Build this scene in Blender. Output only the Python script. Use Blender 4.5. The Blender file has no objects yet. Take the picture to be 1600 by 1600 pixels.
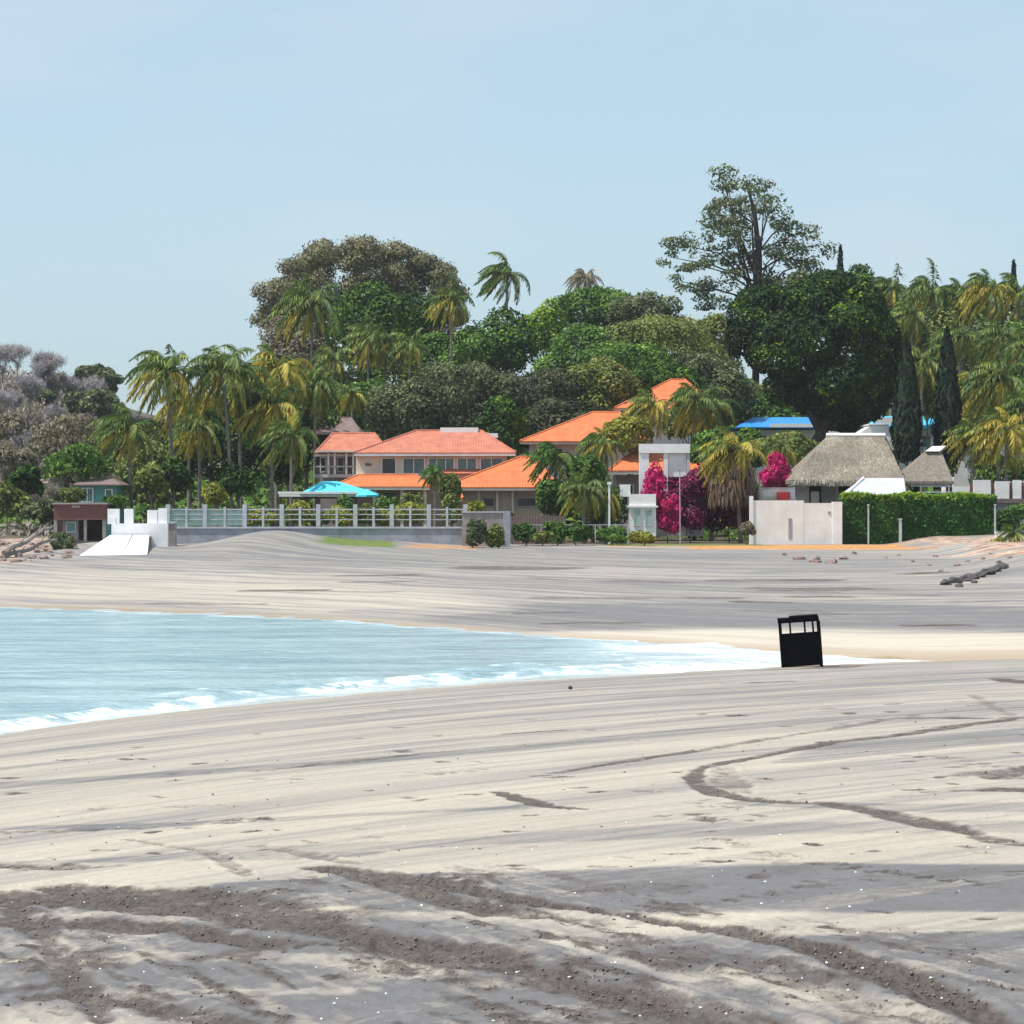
import bpy, math, random
import numpy as np
R = math.radians
USE_HAZE = True
scene = bpy.context.scene
col = scene.collection

# ------------------------------------------------------------------ camera
F = 4000.0; HC = 5.0                      # focal length in photo pixels (1600 wide), eye height above the water
cam_d = bpy.data.cameras.new('camera'); cam = bpy.data.objects.new('camera', cam_d); col.objects.link(cam)
cam_d.sensor_width = 36; cam_d.lens = 36 * F / 1600
cam_d.clip_start = 0.5; cam_d.clip_end = 9000
cam.location = (0, 0, HC); cam.rotation_euler = (R(90), 0, 0)
scene.camera = cam

# ------------------------------------------------------------------ sky, sun, exposure
SUN_EL = 63.0
sx, sy = -0.93, -0.34                     # the sun stands high to the left, a little on the camera's side
SUN_AZ = math.atan2(sx, sy)
w = bpy.data.worlds.new('World'); scene.world = w; w.use_nodes = True
nt = w.node_tree; nt.nodes.clear()
sky = nt.nodes.new('ShaderNodeTexSky'); sky.sky_type = 'NISHITA'; sky.sun_disc = False
sky.sun_elevation = R(SUN_EL); sky.sun_rotation = SUN_AZ
sky.air_density = 1.0; sky.dust_density = 2.0; sky.ozone_density = 2.6; sky.altitude = 0
bg = nt.nodes.new('ShaderNodeBackground'); bg.inputs['Strength'].default_value = 0.147
wo = nt.nodes.new('ShaderNodeOutputWorld')
mixn = nt.nodes.new('ShaderNodeMix'); mixn.data_type = 'RGBA'; mixn.inputs['Factor'].default_value = 0.62
mixn.inputs['B'].default_value = (3.20, 4.25, 4.80, 1)                     # thin even haze over the whole sky
tcw = nt.nodes.new('ShaderNodeTexCoord'); mpw = nt.nodes.new('ShaderNodeMapping'); mpw.inputs['Scale'].default_value = (3.0, 3.0, 9.0); mpw.inputs['Location'].default_value = (0.4, 0, 0.35)
nzw = nt.nodes.new('ShaderNodeTexNoise'); nzw.inputs['Scale'].default_value = 1.6; nzw.inputs['Detail'].default_value = 5
rpw = nt.nodes.new('ShaderNodeMapRange'); rpw.interpolation_type = 'SMOOTHSTEP'; rpw.inputs['From Min'].default_value = 0.5; rpw.inputs['From Max'].default_value = 0.78; rpw.inputs['To Max'].default_value = 0.35
cl = nt.nodes.new('ShaderNodeMix'); cl.data_type = 'RGBA'; cl.inputs['B'].default_value = (4.2, 4.5, 4.8, 1)
nt.links.new(tcw.outputs['Generated'], mpw.inputs['Vector']); nt.links.new(mpw.outputs[0], nzw.inputs['Vector']); nt.links.new(nzw.outputs['Fac'], rpw.inputs['Value'])
nt.links.new(sky.outputs[0], mixn.inputs['A']); nt.links.new(mixn.outputs['Result'], cl.inputs['A']); nt.links.new(rpw.outputs[0], cl.inputs['Factor'])
nt.links.new(cl.outputs['Result'], bg.inputs['Color']); nt.links.new(bg.outputs[0], wo.inputs['Surface'])
sd = bpy.data.lights.new('sun', 'SUN'); sd.energy = 4.9; sd.angle = R(0.5); sd.color = (1.0, 0.95, 0.87)
sun = bpy.data.objects.new('sun', sd); col.objects.link(sun)
from mathutils import Vector
sdir = Vector((sx * math.cos(R(SUN_EL)), sy * math.cos(R(SUN_EL)), math.sin(R(SUN_EL))))
sun.rotation_euler = sdir.to_track_quat('Z', 'Y').to_euler(); sun.location = (-40, 60, 120)
scene.view_settings.view_transform = 'Standard'; scene.view_settings.look = 'None'
scene.view_settings.exposure = 0.27; scene.view_settings.gamma = 1.0
scene.render.engine = 'CYCLES'
scene.cycles.max_bounces = 6; scene.cycles.diffuse_bounces = 3; scene.cycles.glossy_bounces = 2
scene.cycles.transmission_bounces = 3; scene.cycles.transparent_max_bounces = 6; scene.cycles.volume_bounces = 0

# ------------------------------------------------------------------ helpers
def tag(o, label=None, cat=None, group=None, kind=None):
    if label: o['label'] = label
    if cat: o['category'] = cat
    if group: o['group'] = group
    if kind: o['kind'] = kind
    return o
def empty(name, loc, label=None, cat=None, group=None, rz=0):
    o = bpy.data.objects.new(name, None); col.objects.link(o); o.location = loc; o.rotation_euler = (0, 0, rz)
    o.empty_display_size = 0.5
    return tag(o, label, cat, group)
def origin(o):
    v = Vector((0, 0, 0))
    while o is not None:
        v += o.location; o = o.parent
    return v
def np_mesh(name, V, Fq, mats, parent=None, smooth=False, fmat=None, local=False):
    """V (n,3), Fq (m,k) all faces with k corners"""
    V = np.asarray(V, dtype=np.float64).reshape(-1, 3)
    if parent is not None and not local:
        V = V - np.array(origin(parent))
    me = bpy.data.meshes.new(name); Fq = np.asarray(Fq, dtype=np.int32)
    m, k = Fq.shape
    me.vertices.add(len(V)); me.vertices.foreach_set('co', V.astype(np.float32).ravel())
    me.loops.add(m * k); me.loops.foreach_set('vertex_index', Fq.ravel())
    me.polygons.add(m); me.polygons.foreach_set('loop_start', np.arange(0, m * k, k, dtype=np.int32))
    me.polygons.foreach_set('loop_total', np.full(m, k, dtype=np.int32))
    if fmat is not None: me.polygons.foreach_set('material_index', np.asarray(fmat, dtype=np.int32))
    if smooth: me.polygons.foreach_set('use_smooth', np.ones(m, dtype=bool))
    for mt in (mats if isinstance(mats, (list, tuple)) else [mats]): me.materials.append(mt)
    me.update(calc_edges=True); me.validate()
    o = bpy.data.objects.new(name, me); col.objects.link(o)
    if parent is not None: o.parent = parent
    return o
class MB:
    def __init__(s): s.v = []; s.f = []
    def add(s, vs, fs):
        b = len(s.v); s.v += [tuple(v) for v in vs]; s.f += [[b + i for i in f] for f in fs]; return s
    def box(s, x0, x1, y0, y1, z0, z1):
        return s.add([(x0,y0,z0),(x1,y0,z0),(x1,y1,z0),(x0,y1,z0),(x0,y0,z1),(x1,y0,z1),(x1,y1,z1),(x0,y1,z1)],
                     [(0,3,2,1),(4,5,6,7),(0,1,5,4),(1,2,6,5),(2,3,7,6),(3,0,4,7)])
    def px(s, x0, x1, yt, yb, Y, depth):          # a box whose front, at distance Y, spans these photo pixels
        return s.box(PX(x0,Y), PX(x1,Y), Y, Y + depth, PZ(yb,Y), PZ(yt,Y))
    def tube(s, pts, rad, n=7):
        rings = []
        for i, p in enumerate(pts):
            p = Vector(p); a = Vector(pts[max(i-1,0)]); b = Vector(pts[min(i+1,len(pts)-1)])
            d = (b - a).normalized() if (b - a).length > 1e-6 else Vector((0,0,1))
            u = d.cross(Vector((0,1,0.13))).normalized(); v = d.cross(u)
            r = rad[i] if isinstance(rad, (list,tuple)) else rad
            rings.append([p + u*r*math.cos(2*math.pi*k/n) + v*r*math.sin(2*math.pi*k/n) for k in range(n)])
        b = len(s.v)
        for rg in rings: s.v += [tuple(q) for q in rg]
        for i in range(len(rings)-1):
            for k in range(n):
                s.f.append([b+i*n+k, b+i*n+(k+1)%n, b+(i+1)*n+(k+1)%n, b+(i+1)*n+k])
        s.f.append([b+k for k in range(n)][::-1]); s.f.append([b+(len(rings)-1)*n+k for k in range(n)])
        return s
    def hip(s, x0, x1, y0, y1, ze, zr, rx0, rx1, th=0.16, ry=None):
        ry = (y0+y1)/2 if ry is None else ry
        s.add([(x0,y0,ze),(x1,y0,ze),(x1,y1,ze),(x0,y1,ze),(rx0,ry,zr),(rx1,ry,zr),
               (x0,y0,ze-th),(x1,y0,ze-th),(x1,y1,ze-th),(x0,y1,ze-th)],
              [(0,1,5,4),(1,2,5),(2,3,4,5),(3,0,4),(0,6,7,1),(1,7,8,2),(2,8,9,3),(3,9,6,0),(6,9,8,7)])
        return s
    def build(s, name, m, parent=None, local=False, smooth=False, bevel=0):
        vs = np.array(s.v, dtype=float)
        if parent is not None and not local: vs = vs - np.array(origin(parent))
        me = bpy.data.meshes.new(name); me.from_pydata([tuple(v) for v in vs], [], s.f); me.materials.append(m)
        if smooth:
            me.polygons.foreach_set('use_smooth', [True]*len(me.polygons))
        me.update(); o = bpy.data.objects.new(name, me); col.objects.link(o)
        if parent is not None: o.parent = parent
        if bevel:
            b = o.modifiers.new('bevel','BEVEL'); b.width = bevel; b.segments = 2; b.limit_method = 'ANGLE'
        return o
def PX(x, Y): return (x - 800) * Y / F
def PZ(y, Y): return HC + (800 - y) * Y / F
def sstep(t):
    t = np.clip(t, 0, 1); return t*t*(3-2*t)

# ------------------------------------------------------------------ materials
def N(nt, t, **kw):
    n = nt.nodes.new(t)
    for k, v in kw.items(): setattr(n, k, v)
    return n
def mat(name, c1, c2=None, rough=0.85, scale=2.0, stretch=(1,1,1), bump=0.0, bscale=None, spec=0.3, metal=0.0, detail=5):
    m = bpy.data.materials.new(name); m.use_nodes = True; t = m.node_tree; p = t.nodes['Principled BSDF']
    p.inputs['Roughness'].default_value = rough; p.inputs['Specular IOR Level'].default_value = spec
    p.inputs['Metallic'].default_value = metal
    tc = N(t,'ShaderNodeTexCoord'); mp = N(t,'ShaderNodeMapping'); mp.inputs['Scale'].default_value = stretch
    t.links.new(tc.outputs['Object'], mp.inputs['Vector'])
    if c2 is None: c2 = tuple(0.78*c for c in c1)
    nz = N(t,'ShaderNodeTexNoise'); nz.inputs['Scale'].default_value = scale; nz.inputs['Detail'].default_value = detail
    nz.inputs['Roughness'].default_value = 0.65
    t.links.new(mp.outputs[0], nz.inputs['Vector'])
    rp = N(t,'ShaderNodeValToRGB'); rp.color_ramp.elements[0].position = 0.36; rp.color_ramp.elements[1].position = 0.66
    rp.color_ramp.elements[0].color = (*c1,1); rp.color_ramp.elements[1].color = (*c2,1)
    t.links.new(nz.outputs['Fac'], rp.inputs[0]); t.links.new(rp.outputs[0], p.inputs['Base Color'])
    if bump:
        n2 = N(t,'ShaderNodeTexNoise'); n2.inputs['Scale'].default_value = bscale or scale*6; n2.inputs['Detail'].default_value = 4
        t.links.new(mp.outputs[0], n2.inputs['Vector'])
        b = N(t,'ShaderNodeBump'); b.inputs['Strength'].default_value = bump; b.inputs['Distance'].default_value = 0.05
        t.links.new(n2.outputs['Fac'], b.inputs['Height']); t.links.new(b.outputs[0], p.inputs['Normal'])
    return m
def leaf_mat(name, c1, c2, c3=None, trans=0.25, patch=0.35, rough=0.55):
    """foliage: each leaf clump picks its own tint, with broad patches over the crown"""
    m = bpy.data.materials.new(name); m.use_nodes = True; t = m.node_tree; t.nodes.clear()
    g = N(t,'ShaderNodeNewGeometry'); rp = N(t,'ShaderNodeValToRGB')
    e = rp.color_ramp.elements; e[0].color = (*c1,1); e[1].color = (*c2,1); e[0].position = 0.15; e[1].position = 0.8
    if c3: x = e.new(0.97); x.color = (*c3,1)
    tc = N(t,'ShaderNodeTexCoord'); nz = N(t,'ShaderNodeTexNoise'); nz.inputs['Scale'].default_value = patch; nz.inputs['Detail'].default_value = 2
    t.links.new(tc.outputs['Object'], nz.inputs['Vector'])
    ad = N(t,'ShaderNodeMath', operation='MULTIPLY_ADD'); ad.inputs[1].default_value = 1.4; ad.inputs[2].default_value = -0.45
    t.links.new(nz.outputs['Fac'], ad.inputs[0])
    mx = N(t,'ShaderNodeMath', operation='ADD'); ml = N(t,'ShaderNodeMath', operation='MULTIPLY'); ml.inputs[1].default_value = 0.6
    t.links.new(g.outputs['Random Per Island'], ml.inputs[0]); t.links.new(ml.outputs[0], mx.inputs[0]); t.links.new(ad.outputs[0], mx.inputs[1])
    t.links.new(mx.outputs[0], rp.inputs[0])
    p = N(t,'ShaderNodeBsdfPrincipled'); p.inputs['Roughness'].default_value = rough; p.inputs['Specular IOR Level'].default_value = 0.25
    tr = N(t,'ShaderNodeBsdfTranslucent'); ms = N(t,'ShaderNodeMixShader'); ms.inputs[0].default_value = trans
    t.links.new(rp.outputs[0], p.inputs['Base Color']); t.links.new(rp.outputs[0], tr.inputs['Color'])
    t.links.new(p.outputs[0], ms.inputs[1]); t.links.new(tr.outputs[0], ms.inputs[2])
    o = N(t,'ShaderNodeOutputMaterial'); t.links.new(ms.outputs[0], o.inputs['Surface'])
    return m
def tile_mat(name, c1, c2, c3):
    m = mat(name, c1, c2, rough=0.8, scale=1.1, detail=6); t = m.node_tree; p = t.nodes['Principled BSDF']
    tc = N(t,'ShaderNodeTexCoord')
    wv = N(t,'ShaderNodeTexWave'); wv.bands_direction = 'X'; wv.inputs['Scale'].default_value = 1.25; wv.inputs['Distortion'].default_value = 0.3
    wz = N(t,'ShaderNodeTexWave'); wz.bands_direction = 'Y'; wz.inputs['Scale'].default_value = 0.9; wz.inputs['Distortion'].default_value = 0.4
    t.links.new(tc.outputs['Object'], wv.inputs['Vector']); t.links.new(tc.outputs['Object'], wz.inputs['Vector'])
    ad = N(t,'ShaderNodeMath', operation='ADD'); t.links.new(wv.outputs['Fac'], ad.inputs[0]); t.links.new(wz.outputs['Fac'], ad.inputs[1])
    b = N(t,'ShaderNodeBump'); b.inputs['Strength'].default_value = 0.35; b.inputs['Distance'].default_value = 0.08
    t.links.new(ad.outputs[0], b.inputs['Height']); t.links.new(b.outputs[0], p.inputs['Normal'])
    nz = N(t,'ShaderNodeTexNoise'); nz.inputs['Scale'].default_value = 5.0; nz.inputs['Detail'].default_value = 3
    t.links.new(tc.outputs['Object'], nz.inputs['Vector'])
    rp = N(t,'ShaderNodeValToRGB'); rp.color_ramp.elements[0].position = 0.55; rp.color_ramp.elements[1].position = 0.72
    rp.color_ramp.elements[0].color = (0,0,0,1); rp.color_ramp.elements[1].color = (1,1,1,1)
    t.links.new(nz.outputs['Fac'], rp.inputs[0])
    base = p.inputs['Base Color'].links[0].from_socket
    mx = N(t,'ShaderNodeMix', data_type='RGBA'); mx.inputs['B'].default_value = (*c3,1)
    ml = N(t,'ShaderNodeMath', operation='MULTIPLY'); ml.inputs[1].default_value = 0.6
    t.links.new(rp.outputs[0], ml.inputs[0]); t.links.new(ml.outputs[0], mx.inputs['Factor'])
    t.links.new(base, mx.inputs['A']); t.links.new(mx.outputs['Result'], p.inputs['Base Color'])
    return m
M = dict(
    bark = mat('bark', (0.13,0.10,0.08), (0.22,0.18,0.15), scale=3, stretch=(3,3,0.6), bump=0.5),
    palebark = mat('pale_bark', (0.30,0.26,0.23), (0.20,0.17,0.15), scale=3, stretch=(3,3,0.6), bump=0.5),
    palmbark = mat('palm_bark', (0.17,0.15,0.13), (0.27,0.23,0.20), scale=3, stretch=(1,1,4), bump=0.6),
    darkbark = mat('dark_bark', (0.035,0.026,0.024), (0.07,0.05,0.045), scale=3, bump=0.5),
    white = mat('white_render', (0.82,0.82,0.82), (0.70,0.70,0.70), scale=0.8, rough=0.7),
    white2 = mat('weathered_white_render', (0.82,0.80,0.78), (0.68,0.66,0.64), scale=0.7, rough=0.8),
    paint = mat('white_paint', (0.80,0.80,0.80), (0.72,0.72,0.72), scale=1.5, rough=0.5),
    cream = mat('cream_render', (0.66,0.64,0.54), (0.54,0.51,0.42), scale=0.8),
    tan = mat('tan_render', (0.54,0.45,0.35), (0.42,0.34,0.26), scale=1.2),
    grey = mat('grey_concrete', (0.36,0.38,0.42), (0.25,0.26,0.29), scale=1.0, bump=0.2),
    greypink = mat('pinkish_concrete', (0.36,0.31,0.30), (0.25,0.21,0.21), scale=1.4, bump=0.3),
    post = mat('pale_concrete', (0.52,0.54,0.57), (0.38,0.40,0.44), scale=1.5),
    greenish = mat('green_tinted_panel', (0.36,0.52,0.44), (0.27,0.40,0.34), scale=2.0, rough=0.3),
    tile = tile_mat('orange_roof_tiles', (0.60,0.18,0.065), (0.47,0.125,0.05), (0.36,0.13,0.07)),
    tilepink = tile_mat('weathered_red_tiles', (0.50,0.18,0.11), (0.36,0.12,0.08), (0.28,0.15,0.12)),
    tileold = tile_mat('old_brown_tiles', (0.20,0.14,0.13), (0.14,0.10,0.095), (0.28,0.2,0.18)),
    glass = mat('green_glass', (0.10,0.20,0.19), (0.06,0.12,0.12), rough=0.12, scale=0.5, spec=0.6),
    darkglass = mat('dark_glass', (0.02,0.02,0.028), (0.035,0.03,0.04), rough=0.2, scale=1, spec=0.5),
    turq = mat('turquoise_canvas', (0.06,0.50,0.62), (0.10,0.58,0.70), rough=0.8, scale=2),
    blue = mat('blue_sheet_metal', (0.04,0.26,0.62), (0.03,0.20,0.52), rough=0.45, scale=1.0, stretch=(4,0.3,1)),
    bluel = mat('light_blue_sheet_metal', (0.05,0.42,0.72), (0.07,0.5,0.8), rough=0.45, scale=1.0),
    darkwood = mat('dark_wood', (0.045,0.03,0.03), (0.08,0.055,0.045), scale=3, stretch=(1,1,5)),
    wood = mat('weathered_wood', (0.40,0.35,0.31), (0.24,0.20,0.18), scale=3, stretch=(1,1,5), bump=0.3),
    brick = mat('red_brown_brick', (0.20,0.085,0.07), (0.13,0.06,0.055), scale=3.5, bump=0.4),
    teal = mat('teal_render', (0.12,0.33,0.32), (0.09,0.24,0.25), scale=1.0),
    thatch = mat('dry_thatch', (0.27,0.235,0.19), (0.13,0.11,0.095), scale=1.6, stretch=(3.2,3.2,1.2), bump=1.0, bscale=7, detail=8),
    straw = leaf_mat('loose_straw', (0.15,0.13,0.105), (0.31,0.265,0.21), (0.43,0.38,0.31), trans=0.1),
    rock = mat('reef_rock', (0.34,0.25,0.22), (0.18,0.13,0.12), scale=1.6, bump=0.8),
    darkrock = mat('dark_basalt', (0.06,0.055,0.06), (0.11,0.10,0.10), scale=2.5, bump=0.8),
    metal = mat('grey_metal', (0.45,0.46,0.48), (0.36,0.37,0.38), rough=0.45, scale=3, metal=0.4),
    black = mat('black_boards', (0.003,0.003,0.004), (0.008,0.0075,0.009), rough=0.9, scale=4, stretch=(6,6,1), bump=0.2, spec=0.02),
    red = mat('red_paint', (0.45,0.03,0.03), (0.32,0.02,0.02), rough=0.5, scale=3),
    glint = mat('mica_glint_white', (0.85,0.84,0.82), (0.75,0.73,0.70), rough=0.25, scale=30, spec=0.6),  # for small flecks added to imitate mica sparkle on the sand
    # foliage
    L_dark = leaf_mat('foliage_dark', (0.010, 0.031, 0.006), (0.059, 0.130, 0.015), (0.195, 0.330, 0.030), trans=0.10, patch=0.25, rough=0.75),
    L_fig = leaf_mat('foliage_fig', (0.008,0.020,0.008), (0.026,0.062,0.010), (0.15,0.25,0.015), trans=0.06, patch=0.3, rough=0.9),
    L_green = leaf_mat('foliage_green', (0.032, 0.076, 0.014), (0.119, 0.226, 0.036), (0.280, 0.420, 0.070), rough=0.7),
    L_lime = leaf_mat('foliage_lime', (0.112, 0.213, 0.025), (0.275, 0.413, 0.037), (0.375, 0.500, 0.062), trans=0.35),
    L_olive = leaf_mat('foliage_olive', (0.072, 0.102, 0.026), (0.210, 0.252, 0.063), (0.392, 0.378, 0.112), rough=0.7),
    L_grey = leaf_mat('foliage_greygreen', (0.046, 0.066, 0.030), (0.140, 0.178, 0.076), (0.315, 0.330, 0.165), rough=0.75),
    L_brown = leaf_mat('foliage_dry', (0.156, 0.130, 0.085), (0.260, 0.234, 0.156), (0.390, 0.351, 0.234), trans=0.2, rough=0.8),
    L_purple = leaf_mat('foliage_dull', (0.032, 0.041, 0.022), (0.090, 0.102, 0.054), (0.240, 0.225, 0.120), rough=0.75),
    L_yellow = leaf_mat('foliage_yellow', (0.161, 0.184, 0.029), (0.345, 0.345, 0.046), (0.483, 0.437, 0.092), trans=0.3),
    L_twig = leaf_mat('twigs_grey', (0.21,0.185,0.185), (0.35,0.32,0.33), (0.46,0.43,0.44), trans=0.0, patch=0.12),
    L_twig2 = leaf_mat('twigs_brown', (0.18,0.145,0.125), (0.29,0.245,0.215), (0.40,0.35,0.32), trans=0.0, patch=0.12),
    L_palm = leaf_mat('palm_green', (0.034, 0.071, 0.017), (0.131, 0.196, 0.038), (0.351, 0.432, 0.095), trans=0.3),
    L_palmy = leaf_mat('palm_yellow', (0.242, 0.231, 0.039), (0.528, 0.440, 0.066), (0.726, 0.550, 0.154), trans=0.4),
    L_palmd = leaf_mat('palm_dead', (0.104, 0.064, 0.040), (0.175, 0.119, 0.077), (0.264, 0.200, 0.136), trans=0.15),
    L_hedge = leaf_mat('hedge_leaves', (0.015, 0.053, 0.012), (0.045, 0.126, 0.022), (0.110, 0.242, 0.044), trans=0.05, rough=0.9),
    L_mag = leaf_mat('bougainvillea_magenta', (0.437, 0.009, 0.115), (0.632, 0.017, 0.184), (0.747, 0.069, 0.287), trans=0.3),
    L_dry = leaf_mat('foliage_halfdry', (0.13,0.12,0.065), (0.23,0.215,0.115), (0.34,0.31,0.18), trans=0.2, rough=0.8),
    L_cyp = leaf_mat('cypress_foliage', (0.008,0.018,0.010), (0.020,0.040,0.018), trans=0.05),
    L_magd = leaf_mat('bougainvillea_shade', (0.04,0.02,0.025), (0.28,0.012,0.11), (0.60,0.03,0.20), trans=0.2),  # darker copy of the magenta, shade put into the colour
)

# ------------------------------------------------------------------ terrain height
_rng = np.random.RandomState(7)
class VN:                                           # periodic value noise
    def __init__(s, seed, n=256): s.n = n; s.g = np.random.RandomState(seed).rand(n, n)
    def __call__(s, x, y):
        xi = np.floor(x).astype(int); yi = np.floor(y).astype(int); fx = x-xi; fy = y-yi
        fx = fx*fx*(3-2*fx); fy = fy*fy*(3-2*fy); n = s.n
        a = s.g[xi % n, yi % n]; b = s.g[(xi+1) % n, yi % n]; c = s.g[xi % n, (yi+1) % n]; d = s.g[(xi+1) % n, (yi+1) % n]
        return (a*(1-fx)+b*fx)*(1-fy) + (c*(1-fx)+d*fx)*fy
vn = [VN(i) for i in range(6)]
def fbm(x, y, k=0, o=4):
    r = 0; a = 0.5; t = 0
    for i in range(o):
        r = r + a*vn[(k+i) % 6](x*2**i + 17.3*i, y*2**i + 5.1*i); t += a; a *= 0.55
    return r/t
def _smooth(xp, yp):
    xs = np.linspace(-130, 130, 1041); ys = np.interp(xs, xp, yp); k = np.hanning(25); k /= k.sum()
    ys = np.convolve(np.pad(ys, 12, mode='edge'), k, 'valid'); return xs, ys
NX, NY = _smooth([-130,-60,-30,-18,-11.5,-9.5,-5.2,-1.85,1.9,8.3,14,60,130], [-190,-60,15,42,57.5,62.5,69,73.5,77.2,82.5,86,98,110])
FX, FY = _smooth([-130,-60,-40,-26.7,-15.6,-8.9,-2.7,1.3,4.9,9.3,14,60,130], [270,190,152,134,125,119,109,102.6,97.5,92.5,87.5,99,111])
def Yn(X): return np.interp(X, NX, NY)
def Yf(X): return np.interp(X, FX, FY)
def Wx(X, Y): return X
def height(X, Y):
    X = np.asarray(X, dtype=float); Y = np.asarray(Y, dtype=float)
    n, f = Yn(X), Yf(X); s = (n - Y)*0.613
    zn = np.where(s < 46, 3.25*s/46 + 0.0, 3.25 + 0.25*(1-np.exp(-(s-46)/40)))
    tf = (Y - f)/np.maximum(226 - f, 8)
    zf = 2.2*np.clip(tf, 0, 1)**0.92
    mid = np.sin(np.pi*np.clip((Y-n)/np.maximum(f-n, 0.3), 0, 1))
    zm = -0.9*mid*np.clip((f-n)/12, 0, 1)
    z = np.where(Y < n, np.maximum(zn, 0), np.where(Y > f, zf, zm))
    z = z + 0.10*np.clip((X-13)/8, 0, 1)*np.exp(-((Y-(n+f)/2)/14)**2)
    # low swells of the beach, stretched along the shore
    beach = np.clip(np.abs(np.where(Y < n, s, np.where(Y > f, (Y-f)*0.8, 0)))/6, 0, 1)*(1-sstep((Y-205)/12))
    z = z + beach*0.16*(fbm(X*0.05+3, s*0.12, 1, 3)-0.5) + beach*0.03*(fbm(X*0.25, s*0.9, 2, 3)-0.5)
    # sand piled against the sea wall
    z = z + 1.35*np.exp(-((X+20.3)/5.2)**2)*sstep((Y-188)/27)*(1-sstep((Y-218.1)/0.8))
    z = z + 0.45*np.exp(-((X+11)/6.0)**2)*sstep((Y-200)/16)*(1-sstep((Y-218.1)/0.8))
    # yard terrace behind the sea wall
    yard = sstep((Y-218.8)/0.9)*sstep((X+31.3)/0.8)*(1-sstep((X+4.5)/1.5))
    z = z + 1.25*yard*(1-sstep((Y-262)/30))
    # spoil mound and bank on the right
    z = z + 1.15*np.exp(-((X-34.5)/4.6)**2 - ((Y-163)/11)**2)
    z = z + 0.9*sstep((X-32)/6)*sstep((Y-168)/20)*(1-sstep((Y-260)/30))
    z = z - 0.55*np.exp(-((X-38.5)/4.0)**2 - ((Y-216)/9)**2)
    # rocky point on the left
    z = z + 0.5*(1-sstep((X+32)/6))*sstep((Y-196)/18)*(0.3+1.4*fbm(X*0.3, Y*0.3, 3, 3))
    # wooded hill and the bare hill behind the point
    z = z + (17*sstep((Y-256)/95) + 4*sstep((Y-330)/100))*sstep((X+46)/20)*(0.85+0.3*fbm(X*0.02, Y*0.02, 2, 2))
    z = z + 19.5*sstep((Y-270)/150)*(1-sstep((X+84)/46))*(0.94+0.12*fbm(X*0.018, Y*0.018, 4, 3))
    z = z + 5*sstep((Y-300)/120)*(1-sstep((X+54)/30))
    return z
def ground(x, y): return float(height(np.array([x]), np.array([y]))[0])
def hit(px, py):                                    # where the ray through a photo pixel meets the sand
    a, b = (px-800)/F, (800-py)/F
    Y = np.linspace(9, 300, 6000); d = HC + b*Y - height(a*Y, Y)
    i = np.argmax(d < 0) if (d < 0).any() else len(Y)-1
    return a*Y[i], Y[i]

# ------------------------------------------------------------------ the beach: one sheet to the horizon
def axis(segs):
    out = []
    for a, b, s in segs:
        out.append(np.linspace(a, b, max(2, int(round((b-a)/s))+1))[:-1])
    return np.concatenate(out + [np.array([segs[-1][1]])])
xp = axis([(0,3.4,0.018),(3.4,7,0.045),(7,24,0.14),(24,60,0.45),(60,200,5),(200,3000,200)])
AX = np.concatenate([-xp[::-1][:-1], xp])
AY = axis([(-300,-20,40),(-20,9.5,1.2),(9.5,20,0.04),(20,40,0.09),(40,100,0.24),(100,235,0.45),(235,520,4),(520,5000,260)])
GX, GY = np.meshgrid(AX, AY); Xf, Yfl = GX.ravel(), GY.ravel()
GZ = height(Xf, Yfl)
n_, f_ = Yn(Xf), Yf(Xf)
v_sh = np.where(Yfl < (n_+f_)/2, (n_-Yfl)*0.613, (Yfl-f_)*0.8)
grey = np.zeros_like(GZ); dark = np.zeros_like(GZ); wet = np.zeros_like(GZ)
soil = np.zeros_like(GZ); grass = np.zeros_like(GZ); rust = np.zeros_like(GZ)
ch = dict(grey=grey, dark=dark, wet=wet, soil=soil, grass=grass, rust=rust)
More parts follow.
